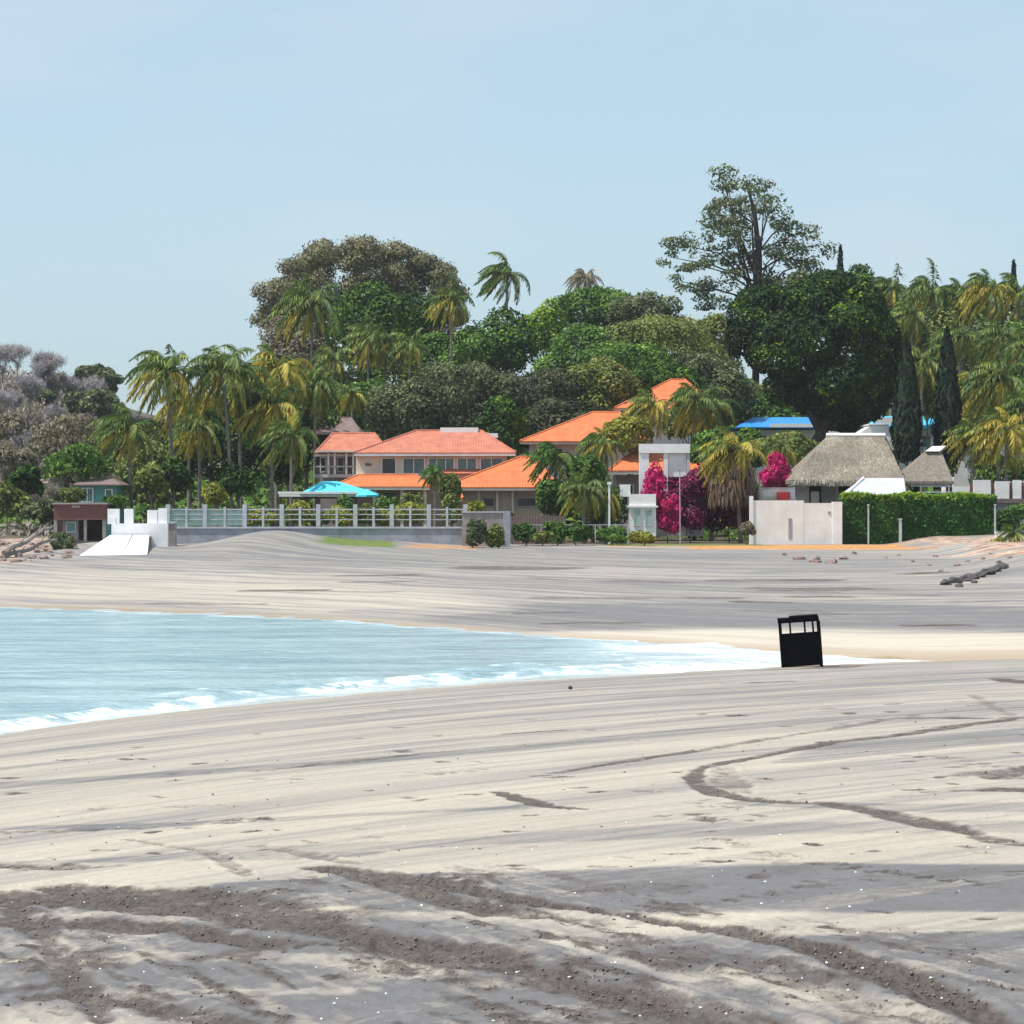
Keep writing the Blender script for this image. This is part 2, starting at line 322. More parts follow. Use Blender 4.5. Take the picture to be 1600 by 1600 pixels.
def stroke(pts, t, amount, c='grey', rel=0.0, clod=0.0, rag=0.35, fixed=False, ns=1.0, hard=1.0):
    """a mark on the sand along a path on the ground; t = breadth (photo pixels seen from here, or metres when fixed)"""
    W = []
    ts = t if isinstance(t, (list, tuple)) else [t]*len(pts)
    for (px, py), tt in zip(pts, ts):
        x, y = hit(px, py); zz = ground(x, y)
        W.append((x, y, (tt if fixed else tt*y*y/(F*(HC-zz)))/2))
    W = np.array(W); mg = W[:,2].max()*2.2 + 0.1
    # even steps along the path
    iy0, iy1 = np.searchsorted(AY, W[:,1].min()-mg), np.searchsorted(AY, W[:,1].max()+mg)
    ix0, ix1 = np.searchsorted(AX, W[:,0].min()-mg), np.searchsorted(AX, W[:,0].max()+mg)
    if iy1 <= iy0 or ix1 <= ix0: return
    sl = (slice(iy0, iy1), slice(ix0, ix1)); x = GX[sl]; y = GY[sl]
    best = np.full(x.shape, 9.0)
    for a, b in zip(W[:-1], W[1:]):
        dx, dy = b[0]-a[0], b[1]-a[1]; L = dx*dx+dy*dy+1e-9
        q = np.clip(((x-a[0])*dx+(y-a[1])*dy)/L, 0, 1)
        d = np.hypot(x-a[0]-q*dx, y-a[1]-q*dy)/(a[2]+q*(b[2]-a[2])+1e-6)
        best = np.minimum(best, d)
    wm = max(W[:,2].mean(), 0.03)
    nz = fbm(x*ns/wm*0.22+9, y*ns/wm*0.35, int(abs(pts[0][0])) % 6, 3)
    best = best + (nz-0.5)*2*rag
    m = sstep((1.0-best)*1.6*hard+0.3)
    arr = ch[c].reshape(GX.shape); nz2 = 0.65+0.7*fbm(x*3.1, y*2.3, 2, 2) if c == 'dark' else 1
    arr[sl] = np.maximum(arr[sl], np.clip(m*amount*nz2, 0, 1)) if amount > 0 else arr[sl]*(1+amount*m)
    if rel or clod:
        z = GZ.reshape(GX.shape)
        z[sl] += -0.45*rel*m*(1-best.clip(0,1)**2) + 0.3*rel*np.exp(-((best-1.25)/0.3)**2) + 0.6*clod*m*(fbm(x*7, y*5, 3, 3)-0.5)*2
# grey volcanic sand lying over the cream sand
stroke([(-150,1500),(200,1500),(800,1530),(1700,1560)], 230, 0.95, rag=0.25)
stroke([(1000,1520),(1300,1500),(1720,1492)], [60,100,120], 1.0, rag=0.1, hard=2)
stroke([(450,1390),(800,1392),(1200,1384),(1700,1382)], [60,96,112,120], 1.0, rag=0.10, hard=2.2, ns=0.4)
stroke([(-50,1412),(200,1415),(460,1412)], [60,60,30], 0.8, rag=0.3)
stroke([(300,1335),(700,1318),(1100,1296),(1700,1292)], [16,26,46,40], 0.5, rag=0.3)
stroke([(0,1228),(300,1208),(620,1185),(900,1160),(1300,1123),(1650,1100)], [26,20,18,12,12,10], 0.75, rag=0.3)
stroke([(-50,1296),(200,1292),(400,1283),(800,1262)], [12,14,16,8], 0.6, rag=0.4)
stroke([(1250,1190),(1420,1165),(1650,1150)], [10,34,40], 0.7, rag=0.4)
stroke([(800,1100),(1100,1082),(1600,1062)], [6,10,14], 0.5, rag=0.4)
stroke([(1000,1130),(1300,1102),(1600,1086)], [6,9,14], 0.55, rag=0.4)
stroke([(500,1265),(900,1240),(1200,1225),(1600,1200)], [6,8,12,10], 0.35, rag=0.4)
stroke([(1150,1255),(1400,1262),(1650,1262)], [10,22,34], 0.55, rag=0.3)
stroke([(0,1350),(250,1340),(540,1335)], [14,24,20], 0.55, rag=0.4)
# pale streaks through the grey
stroke([(880,1437),(1250,1433),(1700,1430)], [5,9,13], -0.85, rag=0.15)
stroke([(560,1368),(300,1380),(0,1392)], [8,14,16], -0.8, rag=0.3)
stroke([(860,1470),(960,1490),(1080,1530)], [10,16,12], -0.6, rag=0.3)
stroke([(0,1500),(200,1496),(520,1500),(800,1545)], [12,26,20,14], -0.6, rag=0.4)
stroke([(60,1560),(300,1552),(560,1548)], [14,14,18], -0.5, rag=0.5)
stroke([(1130,1520),(1300,1560),(1420,1600)], [14,34,30], -0.6, rag=0.4)
# grey bands on the far beach
stroke([(-80,905),(400,900),(900,905),(1700,900)], [60,110,120,110], 0.42, rag=0.2)
stroke([(560,955),(900,955),(1200,960),(1650,962)], [6,30,42,44], 0.95, rag=0.25)
stroke([(300,905),(700,908),(1100,915),(1650,925)], [10,26,20,24], 0.7, rag=0.4)
stroke([(380,850),(700,868),(1100,872),(1500,890)], [30,26,24,16], 0.75, rag=0.35)
stroke([(260,925),(520,940),(700,952)], [6,10,8], 0.6, rag=0.4)
stroke([(600,893),(1000,895),(1350,900)], [5,8,6], -0.7, rag=0.4)
stroke([(900,942),(1250,938),(1650,944)], [3,5,6], -0.8, rag=0.4)
stroke([(-20,890),(130,888),(300,893)], [10,12,5], -0.9, rag=0.3)
stroke([(430,832),(430,850)], [60,90], 0.6, rag=0.3)
# tyre and drag marks of turned-up sand
def track(pts, t, a=0.8, rel=0.03, clod=0.015, **k):
    stroke(pts, t, a, 'dark', rel, clod, **k)
track([(500,1356),(600,1370),(700,1386),(850,1415),(1000,1437),(1150,1457),(1270,1482),(1380,1520),(1470,1562),(1600,1620)], [8,14,13,11,9,13,18,22,20,20], 0.9, 0.05, 0.03)
track([(520,1362),(640,1392),(760,1425),(900,1440)], [5,12,10,6], 0.6)
track([(100,1388),(250,1402),(400,1432),(560,1462),(700,1488),(850,1530),(1000,1570),(1130,1620)], [14,40,40,34,30,34,38,30], 0.72, 0.04, 0.03, rag=0.6)
track([(-20,1440),(120,1446),(300,1458),(430,1480),(600,1478)], [14,20,18,16,10], 0.7, 0.03, 0.02, rag=0.6)
track([(20,1420),(80,1480),(120,1540),(160,1600)], [8,10,12,14], 0.55, 0.03, 0.02, rag=0.5)
track([(-20,1402),(60,1412),(200,1420)], [22,24,18], 0.7, 0.03, 0.02, rag=0.6)
track([(60,1560),(180,1566),(300,1590),(420,1610)], [20,26,26,20], 0.6, 0.03, 0.03, rag=0.7)
track([(700,1530),(900,1545),(1080,1575),(1200,1610)], [20,20,26,20], 0.45, 0.03, 0.03, rag=0.8)
track([(860,1465),(1000,1478),(1140,1500),(1260,1540)], [10,16,18,18], 0.4, 0.02, 0.02, rag=0.7)
track([(1180,1500),(1300,1545),(1400,1610)], [18,34,40], 0.4, 0.02, 0.03, rag=0.7)
track([(1620,1120),(1500,1134),(1400,1150),(1300,1160),(1250,1171),(1180,1184),(1125,1194),(1092,1203),(1084,1214),(1092,1228),(1120,1241),(1170,1250),(1230,1255),(1290,1256),(1350,1266),(1420,1280),(1500,1297),(1560,1316),(1620,1322)],
      [3,4,4,4,4,4,4,4,4,4,4,5,5,5,7,9,8,7,6], 0.7, 0.025, 0.01, rag=0.6)
track([(1130,1200),(1140,1225),(1165,1240)], [4,6,5], 0.35, rag=0.9)
track([(870,1208),(950,1195),(1020,1183),(1095,1173)], 4, 0.7, rag=0.4)
track([(1095,1173),(1180,1158),(1300,1140),(1430,1118)], [3,3,3,4], 0.45, rag=0.7)
track([(778,1238),(815,1250),(860,1261),(915,1266)], [3,5,5,3], 0.8, rag=0.6)
track([(-20,1301),(60,1300),(150,1297),(260,1293),(390,1284)], [4,5,5,4,5], 0.6, rag=0.8)
track([(320,1208),(420,1204),(540,1190),(640,1181)], [3,5,5,4], 0.5, rag=0.9)
track([(400,1322),(470,1332),(560,1352)], [4,6,4], 0.4, rag=0.7)
track([(200,1312),(330,1332),(390,1368)], [3,5,4], 0.4, rag=0.6)
track([(-10,1352),(60,1356),(130,1358),(200,1352)], [10,10,8,4], 0.5, rag=0.7)
track([(1510,1236),(1560,1234),(1630,1236)], [6,9,9], 0.7, rag=0.6)
track([(1500,1212),(1540,1206),(1575,1216)], [8,12,8], 0.5, rag=0.8)
track([(1560,1215),(1630,1196)], [6,6], 0.6, rag=0.6)
track([(1140,1068),(1180,1067),(1230,1065)], [2,4,3], 0.8, rag=0.5)
track([(1180,1048),(1290,1044),(1390,1032)], [2,5,3], 0.55, rag=0.6)
track([(1290,1040),(1340,1034),(1400,1030)], [3,3,2], 0.5, rag=0.6)
track([(1555,1060),(1590,1065),(1640,1068)], [2,5,4], 0.85, rag=0.4)
track([(1520,1086),(1555,1106),(1590,1122)], [2,2,2], 0.35, rag=0.5)
track([(1380,1124),(1460,1122),(1600,1122)], [3,4,4], 0.6, rag=0.8)
track([(1258,1109),(1290,1108)], [3,3], 0.6, rag=0.6)
track([(800,1147),(870,1142)], [4,3], 0.75, rag=0.6)
track([(560,1185),(720,1172),(900,1160),(1060,1156)], [3,3,3,2], 0.4, rag=0.9)
rs = random.Random(5)
def prints(x0, y0, x1, y1, n, s=4, a=0.8):              # footprints: short pits with a raised rim
    for i in range(n):
        q = i/(n-1); x = x0+(x1-x0)*q+rs.uniform(-10,10); y = y0+(y1-y0)*q+rs.uniform(-3,3)
        l = rs.uniform(8,20)
        stroke([(x,y),(x+l,y+rs.uniform(-1,2))], [s*rs.uniform(.7,1.2), s*.8], a*rs.uniform(.7,1.1), 'dark', 0.03, 0.01, rag=0.4)
prints(1280,1350,1560,1386,19,5,0.85); prints(940,1430,1100,1408,7,4,0.7); prints(1120,1408,1320,1378,9,4,0.6)
prints(1085,1258,1150,1262,6,3,0.5); prints(1085,1272,1120,1285,7,5,0.5); prints(1120,1312,1160,1325,7,4,0.5); prints(1180,1334,1225,1338,4,4,0.5)
prints(230,1262,340,1258,9,3,0.4); prints(80,1270,170,1262,6,3,0.4); prints(640,1210,760,1200,9,3,0.4); prints(1000,1238,1020,1240,2,4,0.5)
prints(540,1128,620,1108,5,3,0.3); prints(340,1288,400,1280,6,5,0.7); prints(960,1465,1010,1470,4,6,0.6); prints(1470,1185,1560,1200,7,5,0.5)
for i in range(260):                                     # scattered crumbs and wrack all over the beach
    x = rs.uniform(0,1600); y = rs.uniform(1080,1600)**1.0
    if y < 1165-0.085*x+10: continue
    stroke([(x,y),(x+rs.uniform(3,26)*(y-1000)/300,y+rs.uniform(-2,3))], rs.uniform(1.5,4)*(y-850)/400, rs.uniform(.25,.75), 'dark', 0.015, 0.008, rag=0.6)
for i in range(46):
    x = rs.uniform(200,1600); y = rs.uniform(880,978); l = rs.uniform(20,160)
    stroke([(x,y),(x+l,y+rs.uniform(-2,3))], rs.uniform(1.0,2.6), rs.uniform(.3,.75), 'dark' if i % 3 else 'grey', 0.03, 0.01, rag=0.6)
# churned foreground: the nearest sand is lumpy
g2 = GZ.reshape(GX.shape); i1 = np.searchsorted(AY, 24)
fade = sstep((21-GY[:i1])/8)*(0.35+0.65*sstep((2.2-GX[:i1]-(15-GY[:i1])*0.9)/1.2))
g2[:i1] += fade*0.014*(fbm(GX[:i1]*3.1, GY[:i1]*2.2, 4, 4)-0.5)*2
gg = grey.reshape(GX.shape); pq = (GX[:i1]*0.93+GY[:i1]*0.37); al = (GX[:i1]*0.37-GY[:i1]*0.93)
below = sstep((1.9-pq*0.55+2.9+(GX[:i1]*0-0)-(GY[:i1]-11)*0.02)/1.0)
fy = sstep((19.5-GY[:i1]+0.0*GX[:i1])/3.0)*sstep((3.2-(GX[:i1]+ (GY[:i1]-12)*0.42))/1.2)
na = 0.5*fbm(pq*9, al*0.7, 2, 5)+0.5*fbm(pq*26, al*4, 3, 4); nb = fbm(pq*6.5+31, al*0.8, 4, 5); nc = fbm(pq*24+3, al*7, 5, 4)
gg[:i1] = np.clip(gg[:i1]*(1-fy*np.clip((na-0.52)*4, 0, 0.42)), 0, 1)
dark.reshape(GX.shape)[:i1] = np.maximum(dark.reshape(GX.shape)[:i1], fy*np.clip((nb-0.50)*6, 0, 0.75)*np.clip(nc*2.2-0.4, 0, 1))
g2[:i1] += fy*0.014*(nc-0.5)*2+fy*0.02*(nb-0.5)
rr_ = np.clip(dark.reshape(GX.shape)[:i1]*1.2, 0, 1)+0.18
g2[:i1] += rr_*(0.013*(fbm(GX[:i1]*13, GY[:i1]*6, 1, 3)-0.5)*2+0.010*(fbm(GX[:i1]*5, GY[:i1]*3, 2, 3)-0.5)*2)
dk = dark.reshape(GX.shape); lump = np.clip((fbm(GX[:i1]*2.2, GY[:i1]*1.1, 1, 4)-0.54)*6, 0, 1)
dk[:i1] = np.maximum(dk[:i1], lump*fade*0.55)
# wet sand by the water
edge = np.abs(v_sh)
lown = (Yfl < n_) | (Yfl > f_)
near_side = (Yfl < n_); ew = np.where(near_side, 1.5, 2.6)*(0.6+0.8*fbm(Xf*0.15, Yfl*0.15, 3, 3))
wet[:] = np.where(lown, np.clip(1.2-edge/ew, 0, 1), 1)*np.where(Xf < 60, 1, 0)
# soil and grass at the foot of the walls
def zone(c, px0, px1, Y0, Y1, amt=1.0, soft=2.0, rag=2.0):
    x0, x1 = PX(px0,(Y0+Y1)/2), PX(px1,(Y0+Y1)/2); nz = (fbm(Xf*0.35, Yfl*0.3, 5, 3)-0.5)*2*rag
    m = sstep((np.minimum(Xf-x0, x1-Xf)+nz)/soft)*sstep((np.minimum(Yfl-Y0, Y1-Yfl)+nz)/soft)
    ch[c][:] = np.maximum(ch[c], amt*m)
zone('grass', 492, 632, 208, 219, 1.0, 1.2, 0.6)
zone('grass', 930, 1180, 219, 262, 0.9, 2, 2)
zone('grass', 262, 800, 219.6, 275, 0.8, 1, 0.2)
zone('soil', 1060, 1440, 208, 224, 1.0, 2.0, 1.6)
zone('soil', 620, 760, 208, 217, 0.6, 1.5, 1.2)
zone('soil', 940, 1100, 216, 222, 0.7, 1.5, 1.2)
zone('rust', 1470, 1800, 176, 226, 0.8, 4, 7)
zone('rust', -400, 110, 186, 226, 0.5, 3, 2.4)
veg = sstep((Yfl-222)/6)
def color_attr(me, name, cols):
    a = me.attributes.new(name, 'FLOAT_COLOR', 'POINT'); a.data.foreach_set('color', np.asarray(cols, dtype=np.float32).ravel())
def sand_material():
    m = bpy.data.materials.new('sand'); m.use_nodes = True; t = m.node_tree; p = t.nodes['Principled BSDF']; L = t.links.new
    a1 = N(t,'ShaderNodeAttribute', attribute_name='marks'); a2 = N(t,'ShaderNodeAttribute', attribute_name='cover'); a3 = N(t,'ShaderNodeAttribute', attribute_name='shore')
    s1 = N(t,'ShaderNodeSeparateColor'); s2 = N(t,'ShaderNodeSeparateColor'); L(a1.outputs['Color'], s1.inputs[0]); L(a2.outputs['Color'], s2.inputs[0])
    def noise(vec, sc, stretch, det=5, rough=0.6):
        mp = N(t,'ShaderNodeMapping'); mp.inputs['Scale'].default_value = stretch; L(vec, mp.inputs['Vector'])
        n = N(t,'ShaderNodeTexNoise'); n.inputs['Scale'].default_value = sc; n.inputs['Detail'].default_value = det; n.inputs['Roughness'].default_value = rough
        L(mp.outputs[0], n.inputs['Vector']); return n.outputs['Fac']
    def ramp(f, a, b):
        r = N(t,'ShaderNodeMapRange'); r.inputs['From Min'].default_value = a; r.inputs['From Max'].default_value = b; L(f, r.inputs['Value']); return r.outputs[0]
    def mth(op, a, b):
        n = N(t,'ShaderNodeMath', operation=op); n.use_clamp = True
        for i, q in enumerate((a, b)):
            if isinstance(q, (int, float)): n.inputs[i].default_value = q
            else: L(q, n.inputs[i])
        return n.outputs[0]
    def mix(f, a, b):
        n = N(t,'ShaderNodeMix', data_type='RGBA')
        if isinstance(f, (int,float)): n.inputs['Factor'].default_value = f
        else: L(f, n.inputs['Factor'])
        for k, q in (('A', a), ('B', b)):
            if isinstance(q, tuple): n.inputs[k].default_value = (*q, 1)
            else: L(q, n.inputs[k])
        return n.outputs['Result']
    sh = a3.outputs['Vector']; tc = N(t,'ShaderNodeTexCoord').outputs['Object']
    st1 = ramp(noise(sh, 1.0, (0.035,0.55,1), 6, 0.62), 0.42, 0.64)      # broad streaks along the shore
    st2 = ramp(noise(sh, 1.0, (0.16,3.4,1), 7, 0.68), 0.47, 0.62)          # fine streaks
    grain = noise(tc, 60, (1,1,1), 3, 0.7)
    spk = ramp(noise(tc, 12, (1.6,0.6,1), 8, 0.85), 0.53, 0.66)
    g = mth('ADD', mth('MULTIPLY', st1, 0.42), mth('MULTIPLY', st2, 0.30))
    g = mth('MULTIPLY', g, mth('ADD', s1.outputs['Red'], 0.55))
    fn = noise(tc, 6.0, (1,1.0,1), 7, 0.78); ff = noise(tc, 15.0, (1.7,0.5,1), 5, 0.78)
    gr = mth('MULTIPLY', s1.outputs['Red'], ramp(mth('ADD', mth('MULTIPLY', noise(sh, 1.0, (0.5,4.5,1), 5, 0.65), 0.7), mth('MULTIPLY', fn, 0.3)), 0.30, 0.50))
    g = mth('ADD', g, mth('ADD', mth('MULTIPLY', gr, 0.35), mth('MULTIPLY', s1.outputs['Red'], 0.5)))
    cream = mix(noise(tc, 0.35, (1,1,1), 4), (0.575,0.495,0.385), (0.59,0.53,0.445))
    greyc = mix(noise(tc, 1.2, (1,1,1), 5), (0.128,0.129,0.140), (0.20,0.199,0.205))
    c = mix(g, cream, greyc)
    c = mix(mth('MULTIPLY', mth('MULTIPLY', s1.outputs['Red'], ramp(mth('ADD', mth('MULTIPLY', fn, 0.5), mth('MULTIPLY', ff, 0.5)), 0.42, 0.62)), 0.55), c, (0.115,0.098,0.09))
    c = mix(mth('MULTIPLY', spk, 0.38), c, (0.16,0.13,0.11))  # dark speckle: shadows of sand crumbs put into the colour
    rag_ = mth('ADD', mth('MULTIPLY', fn, 0.75), mth('MULTIPLY', ff, 0.45))
    dkf = ramp(mth('MULTIPLY', mth('ADD', s1.outputs['Green'], 0.0), mth('ADD', ramp(rag_, 0.42, 0.78), 0.28)), 0.10, 0.50)
    c = mix(mth('MULTIPLY', dkf, mth('ADD', 0.66, mth('MULTIPLY', noise(tc, 2.2, (1,2,1), 5, 0.7), 0.5))), mix(ramp(mth('ADD', mth('MULTIPLY', ff, 0.6), mth('MULTIPLY', noise(tc, 3.0, (1,2,1), 6, 0.8), 0.4)), 0.38, 0.62), c, 0) if False else c, mix(ramp(ff, 0.40, 0.60), (0.030,0.024,0.023), (0.11,0.085,0.073)))
    c = mix(mth('MULTIPLY', ramp(grain, 0.3, 0.75), 0.16), c, (0.14,0.13,0.13))
    c = mix(mth('MULTIPLY', s1.outputs['Blue'], 0.62), c, (0.36,0.255,0.15))
    # soil, rust coloured bank, grass
    n5 = noise(tc, 1.6, (1,1,1), 6, 0.7)
    orange = mix(ramp(n5, 0.4, 0.6), (0.55,0.27,0.09), (0.32,0.17,0.08))
    rustc = mix(ramp(n5, 0.42, 0.58), (0.36,0.15,0.085), (0.58,0.50,0.40))
    rustc = mix(ramp(noise(tc, 0.8, (1,1,1), 4), 0.50, 0.60), rustc, (0.16,0.10,0.075))
    grs = mix(ramp(n5, 0.4, 0.6), (0.055,0.11,0.02), (0.16,0.19,0.05))
    c = mix(s2.outputs['Blue'], c, rustc); c = mix(s2.outputs['Red'], c, orange); c = mix(s2.outputs['Green'], c, grs)
    hill = mix(ramp(noise(tc, 0.25, (1,1,1), 6, 0.7), 0.4, 0.6), (0.05,0.055,0.03), (0.13,0.10,0.07))
    c = mix(a2.outputs['Alpha'], c, hill)
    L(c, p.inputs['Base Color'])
    r = mth('SUBTRACT', 0.95, mth('MULTIPLY', s1.outputs['Blue'], 0.5)); L(r, p.inputs['Roughness'])
    p.inputs['Specular IOR Level'].default_value = 0.25
    b = N(t,'ShaderNodeBump'); b.inputs['Strength'].default_value = 0.7; b.inputs['Distance'].default_value = 0.04
    hgt = mth('ADD', mth('MULTIPLY', noise(tc, 9, (1,0.8,1), 8, 0.8), 0.9), mth('MULTIPLY', st2, 0.12)); L(hgt, b.inputs['Height'])
    L(b.outputs[0], p.inputs['Normal'])
    return m
nx, ny = len(AX), len(AY)
idx = np.arange(nx*ny).reshape(ny, nx)
FQ = np.stack([idx[:-1,:-1], idx[:-1,1:], idx[1:,1:], idx[1:,:-1]], -1).reshape(-1, 4)
stroke([(-60,915),(150,915),(450,925),(700,955)], [30,30,20,10], -0.45, rag=0.3)

stroke([(750,1003),(1100,1000),(1400,1008),(1700,1010)], [10,30,40,40], -0.8, rag=0.3)
M['sand'] = sand_material()
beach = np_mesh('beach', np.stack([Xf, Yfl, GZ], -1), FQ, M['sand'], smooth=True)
color_attr(beach.data, 'marks', np.stack([grey, dark, wet, np.ones_like(GZ)], -1))
color_attr(beach.data, 'cover', np.stack([soil, grass, rust, veg], -1))
a = beach.data.attributes.new('shore', 'FLOAT_VECTOR', 'POINT')
a.data.foreach_set('vector', np.stack([Xf*1.4, v_sh, np.zeros_like(GZ)], -1).astype(np.float32).ravel())
tag(beach, kind='structure')

# ------------------------------------------------------------------ the water: an inlet with small breakers
def water():
    xs = axis([(-400,-60,8),(-60,-30,0.5),(-30,22,0.10)]); ys = axis([(-60,40,4),(40,100,0.12),(100,140,0.25),(140,300,6)])
    X, Y = np.meshgrid(xs, ys); n, f = Yn(X), Yf(X)
    d = (Y-n)*0.613                                   # metres out from the near shore
    lobe = fbm(X*0.22, Y*0.05, 1, 3); d2 = d + (lobe-0.5)*1.6
    z = 0.05*(fbm(X*0.35+Y*0.12, Y*0.9, 0, 4)-0.5)*2 + 0.012*np.sin(d*1.3+lobe*6)
    wmask = sstep((12-X)/8)
    tip = sstep((X+1)/9)                               # the tongue of the inlet turns to white wash
    br = np.exp(-((d2-1.9)/0.55)**2)*(0.35+1.0*fbm(X*0.5+4, Y*0.1, 2, 3))*wmask
    br2 = np.exp(-((d2-4.2)/0.8)**2)*np.clip(fbm(X*0.3+9, Y*0.1, 3, 3)*2.2-0.9, 0, 1)*wmask
    z = z + 0.17*br + 0.13*br2
    foam = np.clip(0.85*np.exp(-((d2-1.1)/0.5)**2)+br*0.9, 0, 1)
    foam = foam*np.clip(fbm(X*1.6, Y*1.2, 3, 4)*3.2-0.95, 0, 1)
    foam = np.maximum(foam, br2*np.clip(fbm(X*2.0, Y*1.5, 1, 3)*4-1.7, 0, 1))
    foam = np.maximum(foam, 0.62*np.exp(-((d2-0.5)/0.30)**2)*sstep((X+11)/3))
    foam = np.maximum(foam, 0.62*np.exp(-((d2-0.8)/0.20)**2))
    dl = np.minimum(d, (f-Y)*0.8)
    foam = np.maximum(foam, sstep((X-1.5+2*lobe)/6)*np.clip(fbm(X*0.35, Y*1.1, 4, 4)*3.4-0.9, 0, 1)*0.95)
    foam = np.maximum(foam, sstep((X-4.5)/3)*0.38)
    foam = np.maximum(foam, 0.55*np.exp(-(((f-Y)-1.0)/0.9)**2)*np.clip(fbm(X*0.6, Y*1, 5, 3)*4-1.5, 0, 1))
    shal = np.maximum(sstep((1.6-dl)/1.8), 0.85*sstep((X+0.5)/8))
    # a few small whitecaps over the inlet
    z = z - 0.10*sstep((X-8.5)/3)
    I = np.arange(X.size).reshape(X.shape)
    FQ = np.stack([I[:-1,:-1], I[:-1,1:], I[1:,1:], I[1:,:-1]], -1).reshape(-1, 4)
    m = bpy.data.materials.new('sea'); m.use_nodes = True; t = m.node_tree; p = t.nodes['Principled BSDF']; L = t.links.new
    a = N(t,'ShaderNodeAttribute', attribute_name='surf'); s = N(t,'ShaderNodeSeparateColor'); L(a.outputs['Color'], s.inputs[0])
    tc = N(t,'ShaderNodeTexCoord')
    def noise(sc, st, det=4):
        mp = N(t,'ShaderNodeMapping'); mp.inputs['Scale'].default_value = st; L(tc.outputs['Object'], mp.inputs['Vector'])
        n = N(t,'ShaderNodeTexNoise'); n.inputs['Scale'].default_value = sc; n.inputs['Detail'].default_value = det; L(mp.outputs[0], n.inputs['Vector']); return n.outputs['Fac']
    rp = N(t,'ShaderNodeValToRGB'); e = rp.color_ramp.elements
    e[0].position = 0.42; e[0].color = (0.19,0.30,0.34,1); e[1].position = 0.58; e[1].color = (0.34,0.45,0.48,1)
    na_ = N(t,'ShaderNodeMath', operation='MULTIPLY_ADD'); na_.inputs[1].default_value = 0.5; L(noise(1.0, (0.3,2.2,1), 8), na_.inputs[0])
    nb_ = N(t,'ShaderNodeMath', operation='MULTIPLY'); nb_.inputs[1].default_value = 0.5; L(noise(1.0, (0.06,0.42,1), 5), nb_.inputs[0]); L(nb_.outputs[0], na_.inputs[2]); L(na_.outputs[0], rp.inputs[0])
    mx = N(t,'ShaderNodeMix', data_type='RGBA'); L(s.outputs['Green'], mx.inputs['Factor']); L(rp.outputs[0], mx.inputs['A']); mx.inputs['B'].default_value = (0.43,0.475,0.485,1)
    m2 = N(t,'ShaderNodeMix', data_type='RGBA'); fo = N(t,'ShaderNodeMapRange'); fo.interpolation_type = 'SMOOTHSTEP'; fo.inputs['From Min'].default_value = 0.30; fo.inputs['From Max'].default_value = 0.75
    sb = N(t,'ShaderNodeMath', operation='MULTIPLY_ADD'); sb.inputs[1].default_value = 2.6; sb.inputs[2].default_value = -1.45; L(noise(3.0, (0.8,2.4,1), 8), sb.inputs[0])
    sa = N(t,'ShaderNodeMath', operation='ADD'); L(sb.outputs[0], sa.inputs[0]); L(s.outputs['Red'], sa.inputs[1]); L(sa.outputs[0], fo.inputs['Value'])
    L(fo.outputs[0], m2.inputs['Factor']); L(mx.outputs['Result'], m2.inputs['A']); m2.inputs['B'].default_value = (0.66,0.69,0.71,1)
    L(m2.outputs['Result'], p.inputs['Base Color'])
    mr = N(t,'ShaderNodeMapRange'); mr.inputs['To Min'].default_value = 0.16; mr.inputs['To Max'].default_value = 0.8; L(s.outputs['Red'], mr.inputs['Value']); L(mr.outputs[0], p.inputs['Roughness'])
    p.inputs['IOR'].default_value = 1.33
    b = N(t,'ShaderNodeBump'); b.inputs['Strength'].default_value = 0.9; b.inputs['Distance'].default_value = 0.14
    ad = N(t,'ShaderNodeMath', operation='ADD'); L(noise(1.2, (0.6,1.6,1), 5), ad.inputs[0]); L(noise(5, (0.6,1.4,1), 3), ad.inputs[1]); L(ad.outputs[0], b.inputs['Height']); L(b.outputs[0], p.inputs['Normal'])
    o = np_mesh('water', np.stack([X.ravel(), Y.ravel(), (z+0.02).ravel()], -1), FQ, m, smooth=True)
    color_attr(o.data, 'surf', np.stack([foam.ravel(), shal.ravel(), np.zeros(X.size), np.ones(X.size)], -1))
    tag(o, kind='structure')
water()

# ------------------------------------------------------------------ plants
def leaf_quads(P, Nrm, size, asp=0.6, rng=None, droop=0.0):
    """rhombic leaf clumps centred at P facing Nrm"""
    n = len(P); r = rng.normal(size=(n,3)); t = np.cross(Nrm, r); t /= np.linalg.norm(t, axis=1, keepdims=True)+1e-9
    t[:,2] -= droop; b = np.cross(Nrm, t); b /= np.linalg.norm(b, axis=1, keepdims=True)+1e-9
    s = (size*(0.6+0.8*rng.rand(n)))[:,None]
    bend = Nrm*s*0.18
    V = np.stack([P-t*s-bend, P+b*s*asp+bend*0.5, P+t*s-bend, P-b*s*asp+bend*0.5], 1).reshape(-1,3)
    return V, np.arange(4*n).reshape(n,4)
def lobes_in(c, W, D, H, n, rng, r=0.36, flat=1.0, rjit=0.35):
    out = []
    for i in range(n):
        d = rng.normal(size=3); d /= np.linalg.norm(d)
        if d[2] < -0.75: d[2] *= -0.6
        q = (1-r)*(0.75+0.25*rng.rand()); k = r*(1-rjit/2+rjit*rng.rand())
        out.append((c[0]+d[0]*W/2*q, c[1]+d[1]*D/2*q, c[2]+d[2]*H/2*q, W/2*k*1.1, D/2*k*1.1, H/2*k*flat))
    out.append((c[0], c[1], c[2], W*0.32, D*0.32, H*0.34))
    return out
